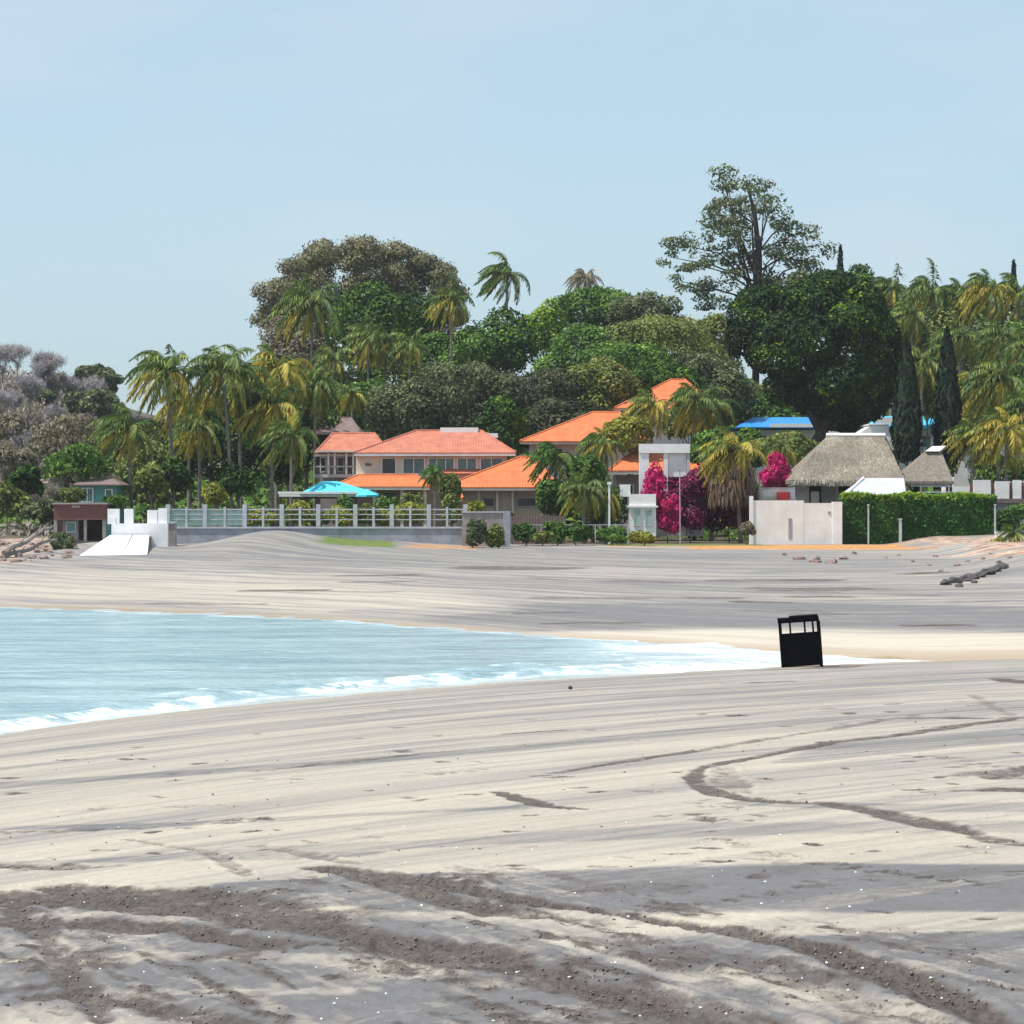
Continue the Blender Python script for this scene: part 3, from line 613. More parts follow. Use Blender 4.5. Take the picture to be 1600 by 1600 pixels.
def crown_pts(lobes, n, rng, rough=0.12, up=0.25, fill=0.25, low=-0.5):
    A = np.array([max(l[3]*l[5], l[3]*l[4]) for l in lobes]); A = A/A.sum()
    ix = rng.choice(len(lobes), n, p=A); L = np.array(lobes)[ix]
    d = rng.normal(size=(n,3)); d /= np.linalg.norm(d, axis=1, keepdims=True); d[:,2] = np.where(d[:,2] < low, -d[:,2]*0.8, d[:,2])
    bump = 1+rough*np.sin(d[:,0]*9+L[:,0]*3)*np.sin(d[:,1]*8+L[:,1])*np.cos(d[:,2]*9)
    rr = np.where(rng.rand(n) < fill, 0.5+0.5*rng.rand(n), 0.93+0.14*rng.rand(n))*bump
    P = L[:,:3]+d*L[:,3:6]*rr[:,None]
    keep = np.ones(n, bool)                      # leaves buried deep inside a neighbouring lobe are never seen
    for k, l in enumerate(lobes):
        q = ((P-np.array(l[:3]))/np.array(l[3:6])); keep &= ~(((q**2).sum(1) < 0.42) & (ix != k))
    Nn = d+rng.normal(size=(n,3))*0.55; Nn[:,2] += up; Nn /= np.linalg.norm(Nn, axis=1, keepdims=True)
    return P[keep], Nn[keep]
def limbs(mb, base, top, lobes, r, rng, n=5):
    base = Vector(base); top = Vector(top)
    mid = base.lerp(top, 0.5)+Vector((rng.normal()*0.3, rng.normal()*0.3, 0))
    mb.tube([base-Vector((0,0,0.3)), mid, top], [r*1.15, r*0.8, r*0.45], 8)
    for l in lobes[:n]:
        e = Vector(l[:3]); s = base.lerp(top, 0.55+0.35*rng.rand()); m = s.lerp(e, 0.5)+Vector((0,0,-0.08*(e-s).length))
        mb.tube([s, m, e], [r*0.42, r*0.28, r*0.1], 5)
TREES = []
def tree(name, label, px, yt, yb, wpx, Y, mt, n=5200, size=0.34, nl=9, r=0.4, cat='tree', group=None, bark='bark', lean=0, asp=0.6,
         dep=None, seed=None, rough=0.14, fill=0.25, up=0.3, lobes=None, tr=None, low=-0.5, rjit=0.35):
    """a tree whose crown spans yt..yb (photo rows) and wpx wide at distance Y; trunk stands on the ground"""
    rng = np.random.RandomState((seed if seed is not None else int(px*7+yt*13)) % 100000)
    if name in ('wood_tree', 'dark_green_tree') and lobes is None:
        up += 0.15
        yb += 45 if Y > 290 else 25; wpx *= 1.22; n = int(n*2.4); nl = int(nl*2.2)+6; r = min(r, 0.27); low = -0.8; size *= 0.74; rjit = 0.7; rough = 0.22
    k = Y/F; cx = PX(px, Y); W = wpx*k; H = (yb-yt)*k; cz = PZ((yt+yb)/2, Y); D = dep or W*0.85
    bx = cx+lean; bz = ground(bx, Y)
    root = empty(name, (bx, Y, bz), label, cat, group)
    lb = lobes_in((cx, Y, cz), W, D, H, nl, rng, r, rjit=rjit) if lobes is None else [(PX(a,Y), Y+dy, PZ(b,Y), w*k/2, w*k/2, h*k/2) for a,b,w,h,dy in lobes]
    P, Nn = crown_pts(lb, n, rng, rough, up, fill, low)
    V, Fq = leaf_quads(P, Nn, size, asp, rng)
    np_mesh('crown', V, Fq, M[mt], root)
    mb = MB(); limbs(mb, (bx, Y, bz), (cx, Y, cz-H*0.1), lb, tr or max(0.16, W*0.03), rng); mb.build('trunk', M[bark], root, smooth=True)
    TREES.append(root); return root
def palm(name, label, px, yt, yb, wpx, Y, group=None, lean=0.0, wind=0.8, nf=22, seed=0, green='L_palm', old='L_palmy', oldf=0.42, skirt=0, cat='palm tree', tr=0.17, dens=26, base_px=None):
    """coconut palm: crown of feather fronds combed by the wind to the left; yt = crown top, yb = where the crown's fronds end"""
    _r = random.Random(seed*31+int(px)); nf = int(nf*_r.uniform(1.15,1.75)); wpx *= 1.12*_r.uniform(.9,1.12); yb += 8; wind *= _r.uniform(.5,1.5); oldf *= _r.uniform(.6,1.3)
    rng = np.random.RandomState(seed+int(px*3+yt)); k = Y/F; Lf = max(wpx*k*0.55, (yb-yt)*k*0.55)
    cx = PX(px, Y); top = PZ(yt, Y)-Lf*0.42
    bx = PX(base_px, Y) if base_px is not None else cx+lean; bz = ground(bx, Y)
    root = empty(name, (bx, Y, bz), label, cat, group)
    mb = MB(); pts = []
    for i in range(8):
        q = i/7; pts.append((bx+(cx-bx)*q**1.5, Y, bz-0.3+(top-bz+0.3)*q))
    mb.tube(pts, [tr*1.5]+[tr*(1.1-0.35*i/6) for i in range(7)], 8); mb.build('trunk', M['palmbark'], root, smooth=True)
    Vs, Fm = [], []
    for i in range(nf):
        q = i/nf; az = i*2.39996+rng.rand()*0.4
        el0 = R(82-112*q+rng.uniform(-8,8)); L = Lf*(0.85+0.3*rng.rand())*(1 if q > .15 else .75)
        d = np.array([math.cos(az)*math.cos(el0), math.sin(az)*math.cos(el0), math.sin(el0)])
        p = np.array([cx, Y, top]); nseg = 9; step = L/nseg; pts = [p.copy()]; dirs = [d.copy()]
        for s in range(nseg):
            d = d+np.array([-wind*0.13*(1.1-0.3*q), 0.02, -0.20-0.13*s/nseg]); d /= np.linalg.norm(d); p = p+d*step; pts.append(p.copy()); dirs.append(d.copy())
        pts = np.array(pts); dirs = np.array(dirs); t = np.linspace(0.08, 1, dens)*nseg
        P = np.stack([np.interp(t, np.arange(nseg+1), pts[:,a]) for a in range(3)], 1); Dd = np.stack([np.interp(t, np.arange(nseg+1), dirs[:,a]) for a in range(3)], 1)
        side = np.cross(Dd, [0,0,1.0]); side /= np.linalg.norm(side, axis=1, keepdims=True)+1e-6
        ll = Lf*0.30*np.sin(np.clip(t/nseg,0,1)*math.pi*0.85+0.35)[:,None]*(0.8+0.4*rng.rand(dens,1)); w_ = step*0.5*(0.7+0.3*rng.rand(dens,1))
        for sg in (-1, 1):
            dr = side*sg*0.42+Dd*0.5+np.array([-0.30*wind,0,-0.85])+rng.normal(size=(dens,3))*0.12; dr /= np.linalg.norm(dr, axis=1, keepdims=True)
            wd = np.cross(dr, side*sg+Dd); wd /= np.linalg.norm(wd, axis=1, keepdims=True)+1e-6; wd = wd*0.4+Dd*0.8
            Vs.append(np.stack([P-Dd*w_, P+dr*ll*0.55+wd*w_, P+dr*ll, P+Dd*w_+dr*ll*0.3], 1).reshape(-1,3)); Fm += [1 if q > 1-oldf and rng.rand() < 0.75 else 0]*dens
        rb = 0.045*(1-np.linspace(0,1,nseg+1))[:,None]+0.012; u = np.array([0,0,1.0])     # the midrib
        for s in range(nseg):
            Vs.append(np.array([pts[s]-u*rb[s], pts[s+1]-u*rb[s+1], pts[s+1]+u*rb[s+1], pts[s]+u*rb[s]])); Fm.append(1 if q > 0.5 else 0)
    V = np.concatenate(Vs); np_mesh('crown', V, np.arange(len(V)).reshape(-1,4), [M[green], M[old]], root, fmat=Fm)
    if skirt:
        n = 1900; a = rng.rand(n)*2*math.pi; h = rng.rand(n); rr = Lf*(0.10+0.46*np.sin(np.minimum(h*1.5,1)*1.57))*(0.7+0.4*rng.rand(n))
        P = np.stack([cx+np.cos(a)*rr, Y+np.sin(a)*rr, top+0.2-h*skirt], 1); Nn = np.stack([np.cos(a), np.sin(a), 0.2+0*a], 1)
        ln = 0.5+0.5*rng.rand(n); tz = np.stack([np.cos(a)*0.15, np.sin(a)*0.15, -ln], 1); sd = np.stack([-np.sin(a), np.cos(a), 0*a], 1)*0.07
        V = np.stack([P-sd, P+sd, P+sd*0.4+tz, P-sd*0.4+tz], 1).reshape(-1,3)
        np_mesh('dead_fronds', V, np.arange(4*n).reshape(n,4), M['L_palmd'], root)
    TREES.append(root); return root
def bush(name, label, px, yt, yb, wpx, Y, mt, n=1500, size=0.2, nl=7, cat='shrub', group=None, **k):
    return tree(name, label, px, yt, yb, wpx, Y, mt, n=n, size=size, nl=nl, cat=cat, group=group, tr=0.06, **k)
def bare_proto(seed, H, W, mt='L_twig', n=4200, name='bare_tree'):
    """leafless tree: forking limbs and a haze of fine twigs"""
    rng = np.random.RandomState(seed); root = empty(name, (0,0,0)); mb = MB(); tips = []
    def grow(p, d, L, r, lev):
        q = p+d*L; m = p+d*L*0.5+rng.normal(size=3)*L*0.06; mb.tube([p, m, q], [r, r*0.8, r*0.62], 6 if lev < 2 else 4)
        if lev >= 3: tips.append((q, d)); return
        for i in range(3 if lev < 2 else 4):
            a = rng.rand()*6.283; s = 0.75+0.25*rng.rand(); e = np.array([math.cos(a)*s*W/H*1.1, math.sin(a)*s*W/H*1.1, 0.55]); nd = d*0.55+e*0.75; nd /= np.linalg.norm(nd)
            tips.append((q, nd)); grow(q, nd, L*(0.66+0.16*rng.rand()), r*0.55, lev+1)
    grow(np.array([0,0,-0.3]), np.array([0,0,1.0]), H*0.34, H*0.022, 0)
    mb.build('trunk', M['palebark'], root, smooth=True)
    T = np.array([t[0] for t in tips]); Dt = np.array([t[1] for t in tips]); ix = rng.randint(len(T), size=n)
    P = T[ix]+rng.normal(size=(n,3))*H*0.055; dr = Dt[ix]+rng.normal(size=(n,3))*0.6; dr[:,2] += 0.25; dr /= np.linalg.norm(dr, axis=1, keepdims=True)
    s = np.cross(dr, rng.normal(size=(n,3))); s /= np.linalg.norm(s, axis=1, keepdims=True); L = (H*0.045*(0.5+rng.rand(n)))[:,None]
    V = np.stack([P-s*0.035-dr*L, P+s*0.035-dr*L, P+s*0.02+dr*L, P-s*0.02+dr*L], 1).reshape(-1,3)
    np_mesh('crown', V, np.arange(4*n).reshape(n,4), M[mt], root, local=True)
    return root
def copy_tree(o, parent=None):
    c = o.copy(); col.objects.link(c); c.parent = parent
    for ch_ in list(o.children): copy_tree(ch_, c)
    return c

# ---- bare wood on the far left hill (each tree a copy of one of three)
rs = random.Random(11)
LH = 'leafless trees on the far left hillside'
protos = [bare_proto(1, 9.5, 11, 'L_twig'), bare_proto(2, 8.0, 9, 'L_twig2'), bare_proto(3, 7.0, 9, 'L_twig')]
used = [0,0,0]
def put_bare(px, ytop, Y, i, s, label, group=LH):
    o = protos[i] if not used[i] else copy_tree(protos[i]); used[i] += 1
    x = PX(px, Y); o.location = (x, Y, ground(x, Y)); o.rotation_euler = (0,0,rs.uniform(0,6.28)); s *= 0.72; o.scale = (s,s,s)
    tag(o, label, 'tree', group); TREES.append(o); return o
put_bare(28, 555, 415, 0, 0.85, 'wide leafless tree crowning the hilltop at the left edge')
put_bare(78, 550, 420, 0, 0.95, 'pale umbrella-shaped leafless tree on the crest of the left hill')
put_bare(118, 555, 418, 2, 1.0, 'pale leafless tree left of the green treetop on the hill crest')
for px, Y, i, s in [(-12,300,1,1),(8,330,1,1.1),(0,365,0,.9),(25,350,2,1),(40,318,1,.9),(48,380,0,.9),(62,345,1,1.1),(75,372,2,1),(95,330,1,1),(88,395,1,1),
                    (110,362,0,.9),(128,340,1,1.1),(140,385,2,1.1),(118,318,2,.8),(155,360,1,1),(170,390,0,1.0),(165,335,1,.9),(188,372,2,1.1),(205,395,0,.9),(210,350,1,1),
                    (225,380,1,1),(240,400,2,1),(255,365,0,.8),(-30,340,0,1.1),(-30,390,0,1),(5,395,0,1),(15,310,2,.8),(60,300,1,.8),(280,390,1,1),(300,370,2,1),(330,385,0,.9),
                    (30,330,1,.9),(50,360,1,1),(100,345,0,.9),(130,372,1,1),(85,312,1,.8),(150,320,2,.8),(20,372,2,1),(70,395,0,1),(105,400,2,1.1),(180,320,1,.8),(55,332,2,1),(145,405,0,1)]:
    row = 'lowest rows' if Y < 325 else 'lower middle' if Y < 348 else 'middle' if Y < 368 else 'upper slope' if Y < 388 else 'top row'
    colm = 'at the left edge' if px < 12 else 'near the left edge' if px < 45 else 'above the driftwood and rocks' if px < 80 else 'above the brick shed' if px < 125 else 'above the teal cottage' if px < 170 else 'beside the leftmost palms' if px < 215 else 'behind the tall left palms'
    put_bare(px, 0, Y, i, s, '%s leafless tree on the far left hill, %s, %s' % (['broad grey','brownish','small greyish'][i], row, colm))
tree('green_treetop_tree', 'single rounded green tree on the crest of the bare left hill', 155, 566, 622, 82, 412, 'L_grey', n=5200, size=0.36, nl=16, r=0.28, low=-1, rjit=0.8)
tree('hillside_tree', 'grey-green leafy tree on the slope below the green hilltop tree', 150, 600, 660, 110, 385, 'L_grey', n=3200, size=0.42, nl=7)
tree('hillside_tree', 'dull olive tree on the slope of the bare left hill', 55, 600, 650, 70, 392, 'L_grey', n=2200, size=0.4, nl=6)
bush('hillside_bush', 'dark bluish bush at the foot of the left hill', 42, 715, 790, 60, 262, 'L_dark', n=1600, size=0.3)
bush('hillside_bush', 'olive bush low on the left edge of the hill foot', 12, 750, 822, 90, 252, 'L_olive', n=2000, size=0.28)
bush('hillside_bush', 'grey-green bush just above the boulders and the pale logs', 70, 772, 830, 80, 240, 'L_grey', n=1800, size=0.25)
bush('hillside_bush', 'brown dry bush halfway up the left hill foot', 18, 690, 755, 90, 280, 'L_brown', n=1800, size=0.28)
bush('hillside_bush', 'reddish dry thicket at the left edge under the bare trees', 0, 640, 700, 100, 315, 'L_brown', n=1800, size=0.3)
bush('hillside_bush', 'purplish dry thicket behind the left spreading tree', 100, 660, 740, 110, 290, 'L_purple', n=2000, size=0.3)
tree('spreading_tree', 'brown nearly leafless spreading tree above the teal house', 105, 640, 735, 170, 262, 'L_brown', n=3200, size=0.2, nl=9, up=0, fill=0.6, bark='darkbark')

# ---- the wood behind the houses, far row
rs = random.Random(21); dome = []
for a_, b_ in [(420,455),(412,500),(435,430),(430,540),(460,415),(490,402),(520,395),(545,392),(575,388),(605,384),(630,386),(655,392),(680,402),(695,420),(712,442),(722,470),(700,465),(665,430),(620,420),(560,425),(500,435),(460,460),(450,500),(470,540),(520,470),(580,460),(640,460),(690,500),(715,505),(430,580),(480,590),(680,540),(540,520),(600,520)]:
    for q in range(2): dome.append((a_+rs.uniform(-16,16), b_+rs.uniform(-12,12), rs.uniform(34,64), rs.uniform(22,40), rs.uniform(-6,6)))
for q in range(110):
    a_ = rs.uniform(405,728); u_ = (a_-566)/165; t_ = 382+95*abs(u_)**2.6; dome.append((a_, t_+(rs.random()**1.3)*(560-t_), rs.uniform(30,52), rs.uniform(20,34), rs.uniform(-7,7)))
dome = [(566+(a-566)*0.94,max(b,384+72*abs((a-566)/165)**1.9),c*.8,d,e) for a,b,c,d,e in dome]
tree('broad_dry_tree', 'huge broad tree with sparse grey-brown foliage crowning the left of the wood', 566, 380, 600, 336, 335, 'L_dry', n=80000, size=0.19,
     rough=0.4, fill=0.6, low=-1, lobes=dome, bark='palebark', tr=0.5)
tree('dark_green_tree', 'dense dark green tree standing in front of the broad dry tree', 603, 441, 545, 168, 322, 'L_dark', n=7500, size=0.32, nl=12)
tall = [(1150,285,58,40,0),(1190,300,50,36,1),(1128,320,40,34,0),(1170,330,60,32,2),(1215,322,40,40,0),(1105,350,46,34,0),(1065,382,66,36,0),(1045,400,44,28,1),(1085,412,52,30,0),(1140,372,52,30,-1),
        (1165,400,56,34,1),(1120,400,40,30,0),(1230,352,48,34,0),(1255,362,50,34,0),(1282,380,46,34,0),(1240,395,60,34,0),(1208,400,40,36,-1),(1265,410,50,30,0),(1215,435,56,34,0),(1100,445,50,30,0),
        (1065,440,30,20,0),(1140,440,44,28,0),(1180,455,50,26,0),(1120,470,56,26,0),(1165,350,30,24,0),(1252,440,60,30,0)]
tall0 = tall; tall = []; rs = random.Random(3)
for a,b,c,d,e in tall0:
    for q in range(4): tall.append((a+rs.uniform(-.42,.42)*c, b+rs.uniform(-.4,.4)*d, c*rs.uniform(.35,.85), d*rs.uniform(.35,.8), e*2.2+rs.uniform(-2,2)))
for q in range(90):
    b = 285+175*rs.random()**0.7; hw = 30+92*((b-275)/180)**0.8; tall.append((1168+rs.uniform(-1,1)*hw, b, rs.uniform(12,34), rs.uniform(9,22), rs.uniform(-5,5)))
t = tree('tall_open_tree', 'very tall open-crowned tree with visible dark trunk rising above the wood', 1180, 270, 470, 260, 345, 'L_grey', n=13500, size=0.22, lobes=tall, rough=0.35, fill=0.5, bark='darkbark', tr=0.5, low=-1)
mb = MB(); Yt = 345
mb.tube([(PX(1184,Yt),Yt,PZ(480,Yt)),(PX(1186,Yt),Yt,PZ(400,Yt)),(PX(1179,Yt),Yt,PZ(330,Yt)),(PX(1165,Yt),Yt,PZ(285,Yt))],[0.6,0.42,0.28,0.1],8)
for a,b,c,d,e in tall0[2:22:1]:
    s = min(470, b+rs.uniform(30,75)); mb.tube([(PX(1184,Yt),Yt,PZ(s,Yt)),(PX((a+1184)/2,Yt),Yt+e/2,PZ(b+14,Yt)),(PX(a,Yt),Yt+e,PZ(b,Yt))],[0.17,0.11,0.04],5)
mb.build('branches', M['darkbark'], t)
tree('wood_tree', 'green round-topped tree under the brown palm top in the middle of the wood', 925, 437, 500, 110, 330, 'L_green', n=5200, size=0.3)
tree('wood_tree', 'grey-green tree left of the tall open tree, on the skyline', 1010, 448, 520, 120, 326, 'L_grey', n=5200, size=0.3)
tree('wood_tree', 'lime green tree on the skyline right of the windswept palm', 850, 464, 530, 66, 318, 'L_lime', n=3200, size=0.28)
tree('wood_tree', 'dark green tree on the skyline below the windswept palm', 775, 476, 560, 120, 316, 'L_dark', n=5200, size=0.3)
tree('wood_tree', 'olive brown broad tree in the middle of the wood under the tall tree', 1030, 483, 570, 190, 308, 'L_olive', n=8000, size=0.29, nl=14, r=.33)
tree('wood_tree', 'dark blue-green tree between the olive tree and the big round fig', 1115, 480, 580, 80, 314, 'L_olive', n=4200, size=0.3)
tree('wood_tree', 'dark green tree below the lime green treetop', 900, 500, 580, 120, 308, 'L_green', n=5200, size=0.3)
tree('wood_tree', 'dark leafy tree below the right end of the broad dry tree', 690, 500, 590, 100, 318, 'L_green', n=4200, size=0.3)
tree('wood_tree', 'grey-leaved tree at the left foot of the broad dry tree', 455, 480, 600, 110, 322, 'L_brown', n=5200, size=0.26)
tree('wood_tree', 'yellowish-green tree behind the left palms', 440, 560, 680, 120, 300, 'L_olive', n=5200, size=0.3)
tree('wood_tree', 'dark tree behind the tallest left palms', 330, 620, 760, 150, 290, 'L_dark', n=5200, size=0.32)
tree('wood_tree', 'olive tree filling the gap left of the tall palms', 240, 690, 790, 120, 275, 'L_olive', n=4200, size=0.3)
tree('wood_tree', 'grey-green tree under the left edge of the broad dry tree', 415, 560, 640, 90, 318, 'L_grey', n=3600, size=0.3)
tree('wood_tree', 'low green tree between the left palm tops', 372, 600, 700, 110, 300, 'L_green', n=3600, size=0.3)
tree('wood_tree', 'dim olive tree behind the leftmost tall palm', 262, 640, 730, 110, 292, 'L_purple', n=3600, size=0.3)
tree('wood_tree', 'dim dark tree above the old brown roof', 520, 560, 650, 110, 300, 'L_purple', n=3600, size=0.3)
tree('wood_tree', 'small dark tree under the windswept palm', 740, 520, 600, 90, 312, 'L_green', n=3600, size=0.3)
tree('wood_tree', 'dark tree behind the three yellowish palms under the dry tree', 600, 548, 640, 170, 314, 'L_dark', n=5000, size=0.3)
tree('wood_tree', 'dark tree right behind the windswept palm foot', 690, 560, 640, 130, 312, 'L_purple', n=4200, size=0.3)
tree('wood_tree', 'dim tree between the dark palm and the left tall palms', 480, 600, 680, 110, 304, 'L_olive', n=4200, size=0.3)
tree('wood_tree', 'olive tree behind the right skyline palms, left part', 1440, 440, 540, 120, 330, 'L_olive', n=4600, size=0.3)
tree('wood_tree', 'green tree behind the right skyline palms, middle part', 1510, 448, 550, 110, 328, 'L_green', n=4600, size=0.3)
tree('wood_tree', 'olive tree behind the right skyline palms, at the edge', 1590, 445, 550, 110, 326, 'L_grey', n=4600, size=0.3)
# middle and near rows
tree('wood_tree', 'mid green tree above the highest orange roof', 970, 528, 600, 150, 296, 'L_green', n=6000, size=0.28, nl=12)
tree('wood_tree', 'grey-green tree right of the highest orange roof', 1110, 545, 640, 130, 292, 'L_grey', n=6000, size=0.28, nl=12)
tree('wood_tree', 'pale green tree behind the trunk of the big round fig', 1160, 585, 630, 110, 302, 'L_olive', n=4200, size=0.28)
tree('wood_tree', 'small green tree over the highest orange roof', 1040, 560, 605, 110, 288, 'L_dark', n=4200, size=0.27)
tree('wood_tree', 'yellow-green bushy tree left of the highest orange roof', 935, 558, 640, 110, 284, 'L_olive', n=5200, size=0.26, nl=12)
tree('wood_tree', 'dull dark broad tree behind the big orange roof', 840, 560, 690, 160, 282, 'L_purple', n=8500, size=0.27, nl=15, r=.33)
tree('wood_tree', 'grey-green mottled broad tree above the red roof ridge', 720, 552, 680, 170, 280, 'L_grey', n=9000, size=0.26, nl=16, r=.33)
tree('wood_tree', 'dusty grey-green tree left of the mottled broad tree', 628, 590, 680, 120, 276, 'L_grey', n=5500, size=0.26, nl=12)
tree('wood_tree', 'shady dark tree between the mottled tree and the dull one', 785, 620, 700, 90, 272, 'L_dark', n=4200, size=0.27)
tree('wood_tree', 'dark tree between the red and the big orange roofs', 870, 620, 690, 130, 276, 'L_purple', n=5500, size=0.27)
tree('wood_tree', 'green tree in shade above the old brown roof', 555, 590, 660, 110, 284, 'L_green', n=4200, size=0.28)
tree('wood_tree', 'dark green tree behind the second pair of left palms', 475, 620, 720, 110, 268, 'L_dark', n=4200, size=0.28)
# right-hand part of the wood
tree('big_round_fig', 'huge dark dome-shaped tree with a smaller lobe on its left, right of centre', 1285, 425, 672, 285, 262, 'L_fig', n=90000, size=0.19, bark='darkbark', rough=0.10, fill=0.15, up=0.45, tr=0.5, low=-0.95,
     lobes=[(1296,478,120,100,0),(1296,450,90,50,-1),(1258,476,90,70,-2),(1335,486,90,84,-2),(1362,528,84,84,-1),(1384,566,66,80,0),(1374,600,74,80,-1),(1348,628,70,66,-2),(1310,645,80,56,0),(1290,560,150,150,0),
            (1330,560,110,120,-3),(1262,530,100,90,-4),(1236,560,90,100,-3),(1204,552,70,70,-1),(1188,548,50,60,0),(1232,606,80,60,-1),(1270,610,90,80,-2),(1300,600,100,80,-4),(1268,480,60,50,-4),(1318,510,80,60,-5),
            (1222,520,70,60,-3),(1196,535,60,60,-1),(1190,470,78,50,1),(1165,492,56,60,1),(1160,525,46,66,1),(1185,505,70,60,0),(1212,462,50,32,0),(1345,596,80,70,-4),(1398,590,40,54,0),(1330,660,50,36,0)])
mb = MB(); Yt = 259
mb.tube([(PX(1252,Yt),Yt,ground(PX(1252,Yt),Yt)-0.3),(PX(1262,Yt),Yt,PZ(715,Yt)),(PX(1280,Yt),Yt,PZ(680,Yt)),(PX(1300,Yt),Yt+1,PZ(640,Yt))],[0.75,0.6,0.5,0.4],9)
mb.tube([(PX(1284,Yt),Yt,PZ(680,Yt)),(PX(1262,Yt),Yt,PZ(640,Yt)),(PX(1235,Yt),Yt,PZ(610,Yt))],[0.4,0.3,0.2],7)
mb.build('branches', M['darkbark'], TREES[-1], smooth=True)
def cypress(label, px, yt, yb, w, Y, n=3600):
    rng = np.random.RandomState(px); k = Y/F; cx = PX(px,Y); bz = ground(cx,Y)
    root = empty('cypress', (cx,Y,bz), label, 'cypress', 'dark columnar cypresses'); h = rng.rand(n)**0.9; a = rng.rand(n)*6.283
    prof = np.minimum(1, (1-h)**0.62*1.25)*np.minimum(1, 0.75+h*1.2)
    rr = w*k/2*prof*(0.78+0.3*rng.rand(n)+0.08*np.sin(a*5+h*20)); z0, z1 = PZ(yb,Y), PZ(yt,Y)
    P = np.stack([cx+np.cos(a)*rr, Y+np.sin(a)*rr, z0+(z1-z0)*h], 1); Nn = np.stack([np.cos(a), np.sin(a), 0.3+0*a], 1)+rng.normal(size=(n,3))*0.4; Nn /= np.linalg.norm(Nn, axis=1, keepdims=True)
    V, Fq = leaf_quads(P, Nn, 0.24, 0.45, rng, droop=-1.2); np_mesh('crown', V, Fq, M['L_cyp'], root)
    MB().tube([(cx,Y,bz-0.3),(cx,Y,z0+(z1-z0)*0.9)],[0.18,0.05],6).build('trunk', M['bark'], root)
cypress('left of two tall dark cypresses beside the thatched hut', 1417, 535, 722, 46, 250)
cypress('right of two tall dark cypresses beside the thatched hut', 1480, 515, 722, 44, 252)
cypress('thin cypress tip on the skyline above the big round fig', 1313, 386, 470, 13, 340, 900)
cypress('thin cypress tip on the skyline near the right edge', 1584, 408, 500, 13, 340, 900)
tree('wood_tree', 'dark tree on the skyline right behind the big round fig', 1340, 408, 470, 70, 330, 'L_dark', n=3200, size=0.28)
tree('wood_tree', 'grey tree on the skyline below the tall open tree', 1260, 420, 480, 90, 334, 'L_grey', n=3200, size=0.28)
tree('wood_tree', 'dark treetop on the skyline between fig and right palms', 1395, 430, 520, 70, 326, 'L_green', n=3600, size=0.28)
tree('wood_tree', 'mixed green tree behind the two cypresses', 1450, 480, 600, 130, 310, 'L_olive', n=5500, size=0.29, nl=12)
tree('wood_tree', 'green tree behind the right cypress', 1530, 500, 620, 120, 306, 'L_grey', n=5500, size=0.29, nl=12)
tree('wood_tree', 'tree at the right edge under the skyline palms', 1600, 490, 620, 110, 304, 'L_green', n=5000, size=0.29, nl=12)
tree('wood_tree', 'bright yellow-green bushy tree right of the cypresses', 1525, 572, 660, 90, 272, 'L_yellow', n=4200, size=0.25, nl=11)
tree('wood_tree', 'olive tree between the two cypresses', 1448, 560, 655, 60, 285, 'L_olive', n=3200, size=0.27)
tree('wood_tree', 'green tree at the right edge above the yellow palms', 1590, 580, 660, 80, 280, 'L_green', n=3600, size=0.27)
tree('wood_tree', 'leafy tree behind the blue metal roof', 1205, 600, 655, 110, 300, 'L_green', n=3600, size=0.28)

# ---- palms
LP = 'tall coconut palms at the left end of the houses'
palm('coconut_palm', 'leftmost of the tall coconut palms, yellow fronds blown to its left', 263, 546, 690, 104, 240, LP, seed=1, lean=0.5, oldf=0.5, nf=30)
palm('coconut_palm', 'tall dark-topped coconut palm second from the left', 348, 542, 690, 84, 242, LP, seed=2, lean=0.9, oldf=0.35, nf=28)
palm('coconut_palm', 'tall coconut palm close behind the dark-topped one on its right', 372, 548, 680, 66, 246, LP, seed=3, lean=0.3, nf=26)
palm('coconut_palm', 'short coconut palm rising beside the teal house', 200, 640, 760, 96, 236, LP, seed=4, lean=0.4, oldf=0.35, nf=28)
palm('coconut_palm', 'tall yellow-green palm right of the dark-topped pair', 432, 546, 680, 86, 256, LP, seed=5, oldf=0.7, nf=30)
palm('coconut_palm', 'palm with long yellow fronds left of the main red roof', 425, 600, 740, 92, 246, LP, seed=6, oldf=0.55, nf=30)
palm('coconut_palm', 'dark palm leaning over the left wing of the main house', 492, 572, 680, 80, 262, LP, seed=7, oldf=0.25, nf=28)
palm('coconut_palm', 'low palm in front of the left wing, dark trunk', 455, 655, 760, 74, 238, LP, seed=8, oldf=0.3, nf=26)
palm('coconut_palm', 'palm half hidden between the two tallest left palms', 312, 640, 750, 70, 252, LP, seed=9, oldf=0.6)
palm('coconut_palm', 'palm with yellow hanging fronds behind the leftmost tall palm', 295, 600, 720, 60, 258, LP, seed=10, oldf=0.6)
WP = 'palms standing in the wood'
palm('wood_palm', 'lone windswept palm with curved fronds silhouetted on the skyline', 792, 404, 500, 92, 322, WP, seed=11, wind=1.0, oldf=0.2, nf=22)
palm('wood_palm', 'dark palm standing before the broad dry tree on its left', 487, 440, 570, 92, 305, WP, seed=12, oldf=0.3, nf=28)
palm('wood_palm', 'yellowish palm right of the dark green tree', 705, 446, 530, 80, 306, WP, seed=13, oldf=0.5, nf=26)
palm('wood_palm', 'brown feathery palm top on the skyline in the middle', 914, 418, 470, 62, 336, WP, seed=14, green='L_brown', old='L_brown', nf=22)
